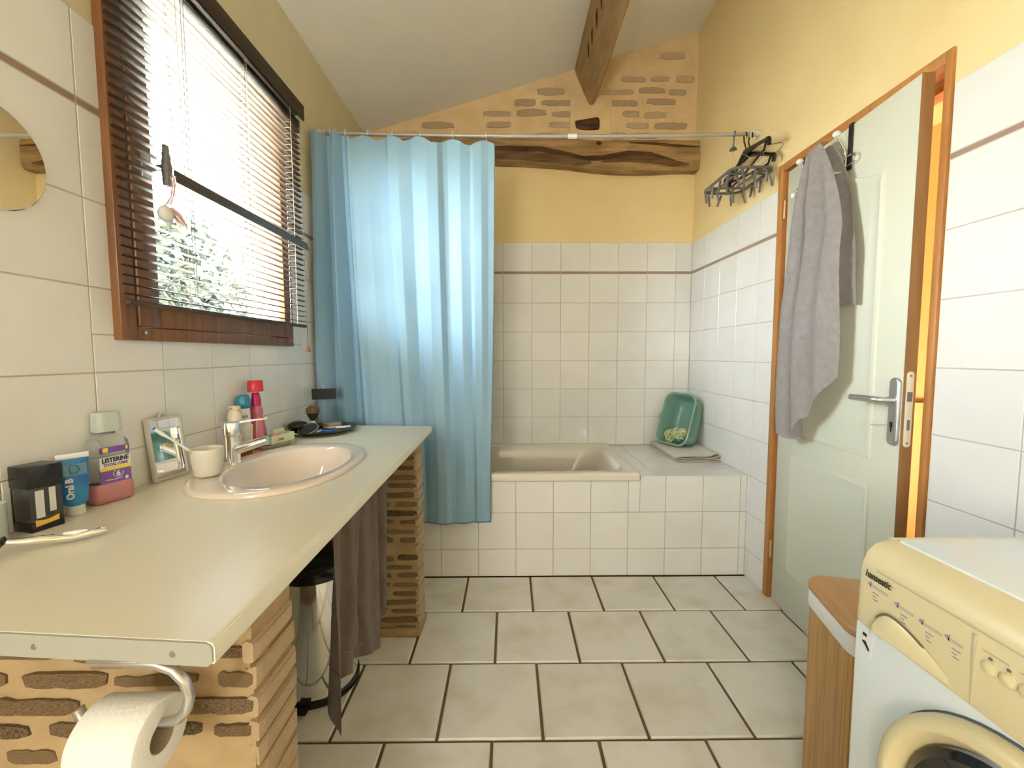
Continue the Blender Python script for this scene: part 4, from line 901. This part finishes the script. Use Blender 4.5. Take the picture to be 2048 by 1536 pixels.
# ================================================================ THINGS ON THE WORKTOP
ZW = .8502
t = thing('round_wall_mirror', 'frameless round mirror stuck on the left wall tiles', 'mirror', (XL,.822,1.568))
bm = BM(); lathe(bm,[(0,.0),(.101,.0),(.101,.004),(.099,.0052),(0,.0052)],(XL,.822,1.568),64,axis='x'); obj('glass', bm, MIRR, t, 30)
# perfume bottle
def P4(c0, c1, c2): return None
t = thing('perfume_bottle', 'square smoked-glass perfume bottle with a black block cap by the wall', 'perfume bottle', (-.9375,.8355,ZW), R(-14))
bm = BM(); box(bm,-.026,.026,-.026,.026,0,.018,.002); box(bm,-.026,-.023,-.026,.026,.018,.085); obj('heavy_base', bm, BLK, t, 40, local=True)
bm = BM(); box(bm,-.0245,.0255,-.0255,.0255,.0182,.086,.002); obj('glass_body', bm, SMOKE, t, 40, local=True)
bm = BM(); box(bm,.0256,.0262,-.017,-.004,.026,.080); box(bm,.0256,.0262,.004,.014,.034,.082); obj('silver_stripe', bm, SILV, t, 0, local=True)
bm = BM(); prism(bm,[(-.019,.010),(.017,.014),(.017,.025),(.006,.021),(-.004,.020),(-.019,.023)],lambda p:(.0257,*p),lambda p:(.0265,*p)); obj('amber_band', bm, GOLD, t, 0, local=True)
bm = BM(); box(bm,-.0275,.0275,-.0275,.0275,.086,.128,.002); obj('cap', bm, BLK, t, 40, local=True)
# clear glass at the frame edge
t = thing('clear_tumbler', 'clear frosted glass jar cut by the left picture edge', 'jar', (-.930,.752,ZW))
bm = BM(); lathe(bm,[(.0,0),(.024,0),(.025,.003),(.025,.075),(.0235,.075),(.0235,.006),(0,.005)],(-.938,.752,ZW),28); obj('glass', bm, CLRG, t)
# razor
t = thing('safety_razor', 'chrome-handled razor lying at the left front of the worktop', 'razor', (-.82,.75,ZW))
bm = BM(); tube(bm,[(-.767,.796,.861),(-.774,.790,.862),(-.787,.780,.861),(-.800,.770,.859),(-.815,.757,.862),(-.835,.742,.866),(-.850,.730,.868),(-.865,.718,.872)],[.005,.0085,.0090,.0080,.0095,.0095,.0080,.006],14,flat=.8); obj('handle', bm, CHR, t)
bm = BM(); tube(bm,[(-.787,.780,.8685),(-.800,.770,.867),(-.812,.760,.870)],[.001,.0045,.001],8); obj('grip_inlay', bm, WPL, t)
bm = BM(); m4 = Matrix.Translation((-.872,.712,.872)) @ Matrix.Rotation(R(38),4,'Z') @ Matrix.Rotation(R(-20),4,'Y'); box(bm,-.006,.006,-.021,.021,-.005,.005,.002,2,m4); obj('blade_head', bm, BLK, t)
# toothpaste tube
t = thing('toothpaste_tube', 'blue toothpaste tube standing on its white cap against the tiles', 'toothpaste', (-.938,.908,ZW), R(-32))
bm = BM(); lathe(bm,[(0,0),(.015,0),(.0155,.002),(.0145,.020),(.010,.022),(0,.022)],(0,0,0),22); obj('cap', bm, TSHB, t, local=True)
def tubering(z, a, b_): return [(b_*math.cos(2*PI*k/24), a*math.sin(2*PI*k/24), z) for k in range(24)]
bm = BM(); loft(bm,[tubering(.021,.013,.013),tubering(.026,.0205,.0150),tubering(.07,.0235,.011),tubering(.122,.0255,.002)]); tb_ = obj('tube_body', bm, BLUE, t, local=True)
bm = BM(); box(bm,-.0016,.0016,-.0258,.0258,.1215,.133,.0006); obj('crimp', bm, TSHB, t, local=True)
def tfx(z): return .015-.004*(z-.026)/.044 if z < .07 else .011-.009*(z-.07)/.052
def tub_pt(y, z, e): return ((tfx(z))*math.sqrt(max(0.0,1-(y/(.0235+.002*max(0,(z-.07)/.052)))**2))+e, y, z)
bm = BM(); sheet(bm, lambda u,v: tub_pt(-.021+.042*u,.086+.024*v,.0006), 14, 4, .0004); obj('print_band', bm, BLUE2, t, 60, local=True)
bm = BM(); tube(bm,[tub_pt(y,z,.0012) for y,z in ((-.006,.108),(.004,.106),(.009,.099),(.004,.091),(-.006,.0905),(-.007,.099))],.0013,6,closed=True); obj('emblem', bm, BLUE, t, local=True)
o = text('lettering','Oral B',.0165,(.0135,-.004,.036),(-.08,0,1),(0,-1,0),WPL,t,bold=.0006)
for v in o.data.vertices: v.co += Vector(t.location)
# fix: text built in local frame of a rotated thing
# mouthwash
t = thing('mouthwash_bottle', 'clear bottle of pink mouthwash with a purple label against the tiles', 'mouthwash', (-.943,.994,ZW))
mx_, my_ = -.943, .994
def mr(hx,hy,r,z): return [(x,y,ZW+z) for x,y in rrect(hx,hy,r,5,mx_,my_)]
bm = BM(); loft(bm,[mr(.016,.036,.008,0),mr(.0215,.0405,.014,.004),mr(.0225,.0415,.015,.012),mr(.0225,.0415,.015,.040),mr(.020,.0385,.013,.046)]); obj('liquid_base', bm, LIQ, t, 50)
bm = BM(); loft(bm,[mr(.020,.0385,.013,.046),mr(.0198,.038,.013,.110),mr(.0195,.0385,.013,.128),mr(.019,.037,.013,.140),mr(.017,.030,.012,.150),mr(.012,.016,.0115,.157),mr(.0115,.0135,.011,.162)]); obj('upper_body', bm, CLR, t, 50)
bm = BM(); loft(bm,[mr(.0125,.0150,.012,.160),mr(.0125,.0150,.012,.164)]); obj('neck_ring', bm, PEGM, t, 50)
bm = BM(); loft(bm,[mr(.019,.0245,.012,.166),mr(.0195,.025,.012,.170),mr(.0185,.0240,.012,.208),mr(.0165,.022,.011,.211)]); obj('cap', bm, CLRG, t, 50)
fxx = mx_+.0205
bm = BM(); box(bm,mx_+.0185,fxx,my_-.030,my_+.033,ZW+.046,ZW+.079); lb = obj('label_lower', bm, PURP, t, 0)
bm = BM(); box(bm,mx_+.0185,fxx,my_-.029,my_+.033,ZW+.079,ZW+.107); obj('label_white', bm, WPL, t, 0)
bm = BM(); prism(bm,[(my_-.029,ZW+.076),(my_+.033,ZW+.076),(my_+.033,ZW+.085),(my_-.029,ZW+.083)],lambda p:(fxx-.001,*p),lambda p:(fxx+.0005,*p)); obj('label_stripe', bm, YEL, t, 0)
bm = BM(); box(bm,mx_+.0185,fxx,my_-.028,my_+.032,ZW+.117,ZW+.131,.001); obj('label_top', bm, PURP, t, 0)
bm = BM(); box(bm,fxx-.0005,fxx+.0006,my_-.022,my_-.012,ZW+.119,ZW+.1295); box(bm,fxx-.0005,fxx+.0006,my_+.024,my_+.028,ZW+.120,ZW+.129); obj('label_seal', bm, YEL, t, 0)
text('lettering','LISTERINE',.0142,(fxx+.0004,my_+.002,ZW+.0955),(0,1,0),(0,0,1),INK,t,'CENTER',sx=.86,bold=.0005)
text('lettering','TOTAL CARE',.0092,(fxx+.0006,my_+.002,ZW+.0862),(0,1,0),(0,0,1),PURP,t,'CENTER',sx=.9,bold=.0003)
text('lettering','6',.016,(fxx+.0006,my_+.006,ZW+.061),(0,1,0),(0,0,1),WPL,t,'CENTER',bold=.0006)
bm = BM(); tube(bm,[(fxx+.0004,my_+.006+.0105*math.cos(R(q)),ZW+.0665+.008*math.sin(R(q))) for q in range(120,400,20)],.0007,5); box(bm,fxx-.0005,fxx+.0005,my_+.020,my_+.026,ZW+.049,ZW+.056); tube(bm,[(fxx,my_-.020,ZW+.055),(fxx,my_-.005,ZW+.053),(fxx,my_+.014,ZW+.0545)],.0009,5); obj('label_mark', bm, WPL, t)
t.rotation_euler = (0,0,R(-16))
# small standing mirror
t = thing('propped_mirror', 'small white-framed hand mirror propped against the wall tiles', 'mirror', (-.952,1.177,ZW))
ma, mb = Vector((-.946,1.122,ZW)), Vector((-.936,1.232,ZW)); ud_ = (mb-ma).normalized(); hd_ = (Vector((-.961,1.118,ZW+.174))-ma).normalized(); nm_ = ud_.cross(hd_)
if nm_.x < 0: nm_ = -nm_
def MP(u, v, o=0): return ma+ud_*u+hd_*v+nm_*o
WM, HM = .1105, .1745
bm = BM(); loft(bm,[[MP(WM/2+a,HM/2+b_,o) for a,b_ in rrect(WM/2-i,HM/2-i,max(.006-i*.3,.001),4)] for i,o in ((0,-.004),(0,.004),(.002,.0055),(.007,.0055),(.0085,.003),(.0085,.0015))],True,True,False); obj('frame', bm, mat('grey_white_frame',(.62,.60,.52),.4), t)
bm = BM(); loft(bm,[[MP(WM/2+a,HM/2+b_,o) for a,b_ in rrect(WM/2-.008,HM/2-.008,.001,2)] for o in (.0005,.0022)]); obj('glass', bm, MIRR, t, 0)
bm = BM(); tube(bm,[MP(WM/2+.0125*math.cos(R(q)),HM-.001+.012*math.sin(R(q)),.001) for q in range(0,181,20)],.0034,8); obj('hanging_loop', bm, MT['grey_white_frame'], t)
# cup and toothbrush
t = thing('ceramic_cup', 'grey-cream ceramic toothbrush cup at the basin corner', 'cup', (-.828,1.158,.8615))
bm = BM(); lathe(bm,[(0,0),(.026,0),(.030,.002),(.0325,.008),(.0375,.045),(.0385,.074),(.0375,.0765),(.0355,.0745),(.0345,.045),(.030,.010),(0,.006)],(-.828,1.158,.8628),36); obj('bowl', bm, CUP, t, 60)
t = thing('toothbrush', 'white and green toothbrush leaning in the ceramic cup', 'toothbrush', (-.83,1.15,.872))
p0, p1 = Vector((-.810,1.178,.874)), Vector((-.862,1.095,.968)); dv = (p1-p0)
bm = BM(); tube(bm,[p0,p0+dv*.3,p0+dv*.75],[.003,.0042,.0038],10); obj('handle_grip', bm, BRGR, t)
bm = BM(); tube(bm,[p0+dv*.74,p0+dv*.9,p0+dv*1.12,p0+dv*1.28],[.0039,.003,.0026,.005],10); tube(bm,[p0+dv*1.26,p0+dv*1.42],[.0052,.0045],10); obj('neck', bm, WPL, t)
bm = BM(); sd = Vector((-.6,.3,.2)).normalized(); 
for k in range(4): tube(bm,[p0+dv*(1.25+.045*k)+sd*.003,p0+dv*(1.25+.045*k)+sd*.013],.0042,8)
obj('bristles', bm, TEAL, t)
# bottles behind the tap
t = thing('pink_spray_bottle', 'pink bottle with magenta neck cap under a red spray cap', 'bottle', (-.925,1.555,ZW))
bc = (-.925,1.555,ZW); K = 1.0
bm = BM(); lathe(bm,[(0,0),(.033,0),(.035,.004),(.035,.03),(.030,.075),(.0235,.11),(.021,.120),(.0225,.128),(.021,.146),(.016,.160)],bc,28,sy=.75); obj('body', bm, PINK, t)
bm = BM(); lathe(bm,[(.0165,.158),(.0155,.18),(.012,.202),(.009,.206),(0,.206)],bc,24); obj('neck_cap', bm, MAG, t)
bm = BM(); lathe(bm,[(.006,.0),(.006,.006)],(bc[0],bc[1],ZW+.206),12); obj('nozzle', bm, WPL, t)
bm = BM(); lathe(bm,[(0,0),(.0255,0),(.026,.002),(.0252,.038),(.0235,.0405),(0,.041)],(bc[0],bc[1],ZW+.210),32); obj('spray_cap', bm, REDC, t)
bm = BM(); lathe(bm,[(.0,.0),(.013,.0),(.013,.0012),(0,.0012)],(0,0,0),24)
for v in bm.verts: l = v.co.copy(); v.co = Vector((bc[0]+.0285-.006*(l.y/.013)*.3,bc[1]-.006+l.x*.8,ZW+.045+l.y)) + Vector((.7,-.6,0)).normalized()*l.z
obj('round_label', bm, LPINK, t)
t = thing('deodorant_bottle', 'white roll-on deodorant with a faceted teal cap', 'deodorant', (-.940,1.500,ZW))
bc = (-.938,1.503,ZW)
bm = BM(); lathe(bm,[(0,0),(.022,0),(.024,.004),(.0245,.05),(.0235,.10),(.022,.150),(.021,.156),(0,.156)],bc,26,sx=.85); obj('body', bm, WPL, t)
bm = BM(); lathe(bm,[(.0225,.155),(.0235,.160),(.0235,.185),(.019,.198),(.010,.203),(0,.203)],bc,8,sx=.9); obj('cap', bm, TEAL, t, 20)
text('lettering','NA',.018,(bc[0]+.006,bc[1]-.0265,ZW+.122),(1,.25,0),(0,0,1),INK,t,sx=.9)
t = thing('cream_lotion_bottle', 'small cream-coloured lotion bottle beside the teal-capped deodorant', 'bottle', (-.925,1.432,ZW))
bc = (-.925,1.432,ZW)
bm = BM(); lathe(bm,[(0,0),(.017,0),(.0185,.004),(.0185,.09),(.017,.105),(.021,.118),(.022,.135),(.018,.150),(.012,.158)],bc,24); obj('body', bm, PEARL, t)
bm = BM(); box(bm,bc[0]-.014,bc[0]+.015,bc[1]-.013,bc[1]+.013,ZW+.157,ZW+.172,.004); obj('cap', bm, PEARL, t)
bm = BM(); box(bm,bc[0]-.008,bc[0]+.001,bc[1]-.0142,bc[1]-.0130,ZW+.160,ZW+.168); obj('nozzle', bm, SOAPD, t, 0)
t = thing('wooden_nail_brush', 'pale wooden stick brush standing behind the tap', 'brush', (-.89,1.47,ZW))
bm = BM(); tube(bm,[(-.893,1.462,ZW+.001),(-.891,1.462,ZW+.05),(-.886,1.462,ZW+.105)],[.006,.005,.003],8); obj('stick', bm, mat('pale_stick_wood',(.70,.48,.24),.6), t)
t = thing('amber_soap_dish', 'low amber glass soap dish behind the tap', 'soap dish', (-.895,1.415,ZW))
bm = BM(); loft(bm,[[(x,y,ZW+z) for x,y in rrect(.022-i,.045-i,.01,4,-.898,1.405)] for i,z in ((.003,0),(0,.004),(0,.030),(.003,.030),(.004,.008))]); obj('dish', bm, AMBER, t, 40)
t = thing('oval_soap_dish', 'taupe oval soap dish holding the pale green soap box', 'soap dish', (-.862,1.575,ZW))
bm = BM(); loft(bm,[[(x,y,ZW+z) for x,y in sup(-.864,1.570,.032-i,.082-i,2.6,32)] for i,z in ((.012,0),(.004,.004),(.0,.018),(.002,.020),(.006,.010),(.012,.008))]); obj('dish', bm, SOAPD, t, 50)
t = thing('soap_box', 'open pale green card soap box lying in the oval dish', 'box', (-.858,1.575,ZW+.02), R(-12))
bm = BM(); 
for a in ((-.020,.020,-.058,.058,0,.0015),(.0185,.020,-.058,.058,.0015,.030),(-.020,-.0185,-.058,.058,.0015,.030),(-.0185,.0185,.0565,.058,.0015,.030),(-.0185,.0185,-.058,-.0565,.0015,.030)): box(bm,*a)
obj('carton', bm, SOAPG, t, 0, local=True)
bm = BM(); m4 = Matrix.Translation((0,.058,.024))@Matrix.Rotation(R(-25),4,'X'); box(bm,-.018,.018,0,.024,-.0007,.0007,0,2,m4); m4 = Matrix.Translation((-.020,.0,.030))@Matrix.Rotation(R(-25),4,'Y'); box(bm,0,.0012,-.0,.056,0,.014,0,2,m4); obj('flap', bm, SOAPG, t, 0, local=True)
o = text('lettering','Linne',.013,(.0205,-.012,.010),(0,1,0),(0,0,1),INK,t,'CENTER',shear=.2)
for v in o.data.vertices: v.co += Vector(t.location)
t = thing('pink_soap', 'worn pink soap bar inside the green soap box', 'soap', (-.868,1.555,ZW+.0215))
bm = BM(); sphere(bm,(-.862,1.562,ZW+.040),.018,(.7,1.6,1.0)); obj('bar', bm, mat('pink_soap',(.62,.38,.30),.5), t)
# black plate with shaving things
pcx, pcy = -.822, 1.895
t = thing('black_plate', 'round black plate of shaving things at the far end of the worktop', 'plate', (pcx,pcy,ZW))
bm = BM(); lathe(bm,[(0,0),(.070,0),(.075,.002),(.128,.016),(.129,.0185),(.126,.0185),(.075,.0055),(0,.005)],(pcx,pcy,ZW),56,sy=1.28); obj('dish', bm, BLK, t, 40)
t = thing('shaving_brush', 'badger shaving brush standing bristles-up on the black plate', 'shaving brush', (-.872,1.885,ZW+.006))
bc = (-.872,1.885,ZW+.0062)
bm = BM(); lathe(bm,[(0,0),(.012,0),(.0125,.004),(.009,.014),(.0085,.028),(.011,.040),(.010,.046),(0,.046)],bc,20); obj('handle', bm, IVR, t)
bm = BM(); lathe(bm,[(.010,.045),(.013,.052),(.021,.066),(.0265,.080)],bc,26); obj('bristle_base', bm, HAIRD, t, 60)
bm = BM(); lathe(bm,[(.0265,.079),(.028,.090),(.0255,.101),(.017,.109),(.006,.112),(0,.1125)],bc,26); obj('bristle_tip', bm, BROWNH, t, 60)
t = thing('shaving_mirror', 'black oval hand mirror with a silver rim tilted on the plate edge', 'hand mirror', (-.865,1.80,ZW+.01))
m4 = Matrix.Translation((-.852,1.795,ZW+.028)) @ Matrix.Rotation(R(-18),4,'Z') @ Matrix.Rotation(R(32),4,'X')
def ovr(a,b_,z,n=40): return [m4 @ Vector((a*math.cos(2*PI*k/n), b_*math.sin(2*PI*k/n), z)) for k in range(n)]
bm = BM(); loft(bm,[ovr(.040,.033,-.006),ovr(.046,.039,0),ovr(.043,.036,.003),ovr(.038,.031,.0035)]); obj('back', bm, BLK, t)
bm = BM(); tube(bm, ovr(.0445,.0375,.002), .0018, 6, closed=True); obj('rim', bm, STEEL, t)
t = thing('black_case', 'low rounded black case behind the oval hand mirror', 'case', (-.90,1.84,ZW+.02))
bm = BM(); m4 = Matrix.Translation((-.915,1.835,ZW+.036)) @ Matrix.Rotation(R(-15),4,'Z'); vs_ = sphere(bm,(0,0,0),1,(.040,.045,.022),20,12); bmesh.ops.transform(bm,matrix=m4,verts=bm.verts); obj('shell', bm, BLK, t)
t = thing('card_holder', 'wire memo stand with a small black card in front of the curtain', 'card holder', (-.872,1.995,ZW+.006))
cx_, cy_ = -.868, 1.990
bm = BM(); lathe(bm,[(0,0),(.020,0),(.020,.004),(.004,.008),(0,.008)],(cx_,cy_,ZW+.007),20); obj('foot', bm, BLK, t)
bm = BM(); tube(bm,[(cx_,cy_,ZW+.012),(cx_+.002,cy_,ZW+.10),(cx_+.003,cy_,ZW+.205)]+[(cx_+.003+.011*math.sin(R(q)),cy_,ZW+.216-.011*math.cos(R(q))) for q in range(0,700,25)],.0011,6); obj('wire', bm, CHR, t)
bm = BM(); m4 = Matrix.Translation((cx_+.003,cy_-.002,ZW+.160))@Matrix.Rotation(R(-2),4,'Y'); box(bm,-.056,.056,-.0006,.0006,-.025,.025,0,2,m4); obj('card', bm, BLKM, t, 0)
t = thing('shaving_soap_tin', 'flat round tin with a pale band on the black plate', 'tin', (-.838,1.985,ZW+.008))
bm = BM(); lathe(bm,[(0,0),(.040,0),(.040,.011)],(-.820,1.965,ZW+.0075),32); obj('base', bm, IVR, t)
bm = BM(); lathe(bm,[(.041,.010),(.0415,.012),(.0415,.019),(.039,.021),(0,.021)],(-.820,1.965,ZW+.0075),32); obj('lid', bm, SOAPD, t)
t = thing('blue_razor', 'royal blue disposable razor on the black plate', 'razor', (-.785,1.83,ZW+.009))
bm = BM(); tube(bm,[(-.812,1.828,ZW+.013),(-.800,1.828,ZW+.014),(-.780,1.832,ZW+.0125),(-.765,1.836,ZW+.0135),(-.752,1.840,ZW+.017)],[.003,.0065,.0072,.0060,.0035],10); obj('handle', bm, BLUER, t)
bm = BM(); tube(bm,[(-.828,1.818,ZW+.013),(-.812,1.836,ZW+.015)],.004,8); obj('head', bm, WPL, t)
t = thing('white_razor', 'white disposable razor at the right rim of the black plate', 'razor', (-.72,1.88,ZW+.012))
bm = BM(); tube(bm,[(-.765,1.868,ZW+.022),(-.735,1.878,ZW+.023),(-.708,1.890,ZW+.025)],[.004,.005,.0035],10); obj('handle', bm, WPL, t)
bm = BM(); tube(bm,[(-.775,1.858,ZW+.0205),(-.762,1.876,ZW+.0205)],.0038,8); obj('head', bm, STEEL, t)

# ================================================================ OUTDOORS
bm = BM(); box(bm,-60,XL-.16,-40,50,-.6,-.5); struct('ground', bm, GBOUNCE)
def tree(x, y, hgt, rad, seed, lab, thin=1.0):
    rg = random.Random(seed); t = thing('garden_tree', lab, 'tree', (x,y,-.5))
    bm = BM(); tube(bm,[(x,y,-.5),(x+.1,y,hgt*.4),(x+.05,y+.1,hgt*.8)],[.14,.10,.03],8)
    for k in range(6):
        a = rg.uniform(0,6.3); z0 = hgt*rg.uniform(.35,.6); tube(bm,[(x+.08,y,z0),(x+rad*.6*math.cos(a),y+rad*.6*math.sin(a),z0+hgt*.2)],[.05,.012],6)
    obj('trunk', bm, BARK, t)
    bm = BM(); cl = []
    for k in range(int(46*thin)):
        a = rg.uniform(0,6.283); f = rg.random(); zc = hgt*(.34+.62*f); rr = rad*(1-.75*f**1.5)*math.sqrt(rg.random()); cl.append(Vector((x+rr*math.cos(a),y+rr*math.sin(a),zc)))
    for c in cl:
        for i in range(70):
            p = c+Vector((rg.gauss(0,1),rg.gauss(0,1),rg.gauss(0,.8)))*rad*.17
            d1 = Vector((rg.uniform(-1,1),rg.uniform(-1,1),rg.uniform(-1,1))).normalized(); d2 = d1.orthogonal().normalized(); s = rg.uniform(.08,.15)
            q = [p-d1*s, p+d2*s*.45, p+d1*s, p-d2*s*.45]; bm.faces.new([bm.verts.new(v) for v in q])
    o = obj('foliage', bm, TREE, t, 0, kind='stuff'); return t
tree(-6.6,9.0,3.95,1.35,4,'leafy pale green garden tree seen through the right part of the window')
tree(-10.2,8.3,3.5,1.7,9,'lower bushy garden tree left of the leafy one outside the window')
tree(-14.5,12.5,3.8,2.2,14,'far hazy tree low in the left of the window view', .9)
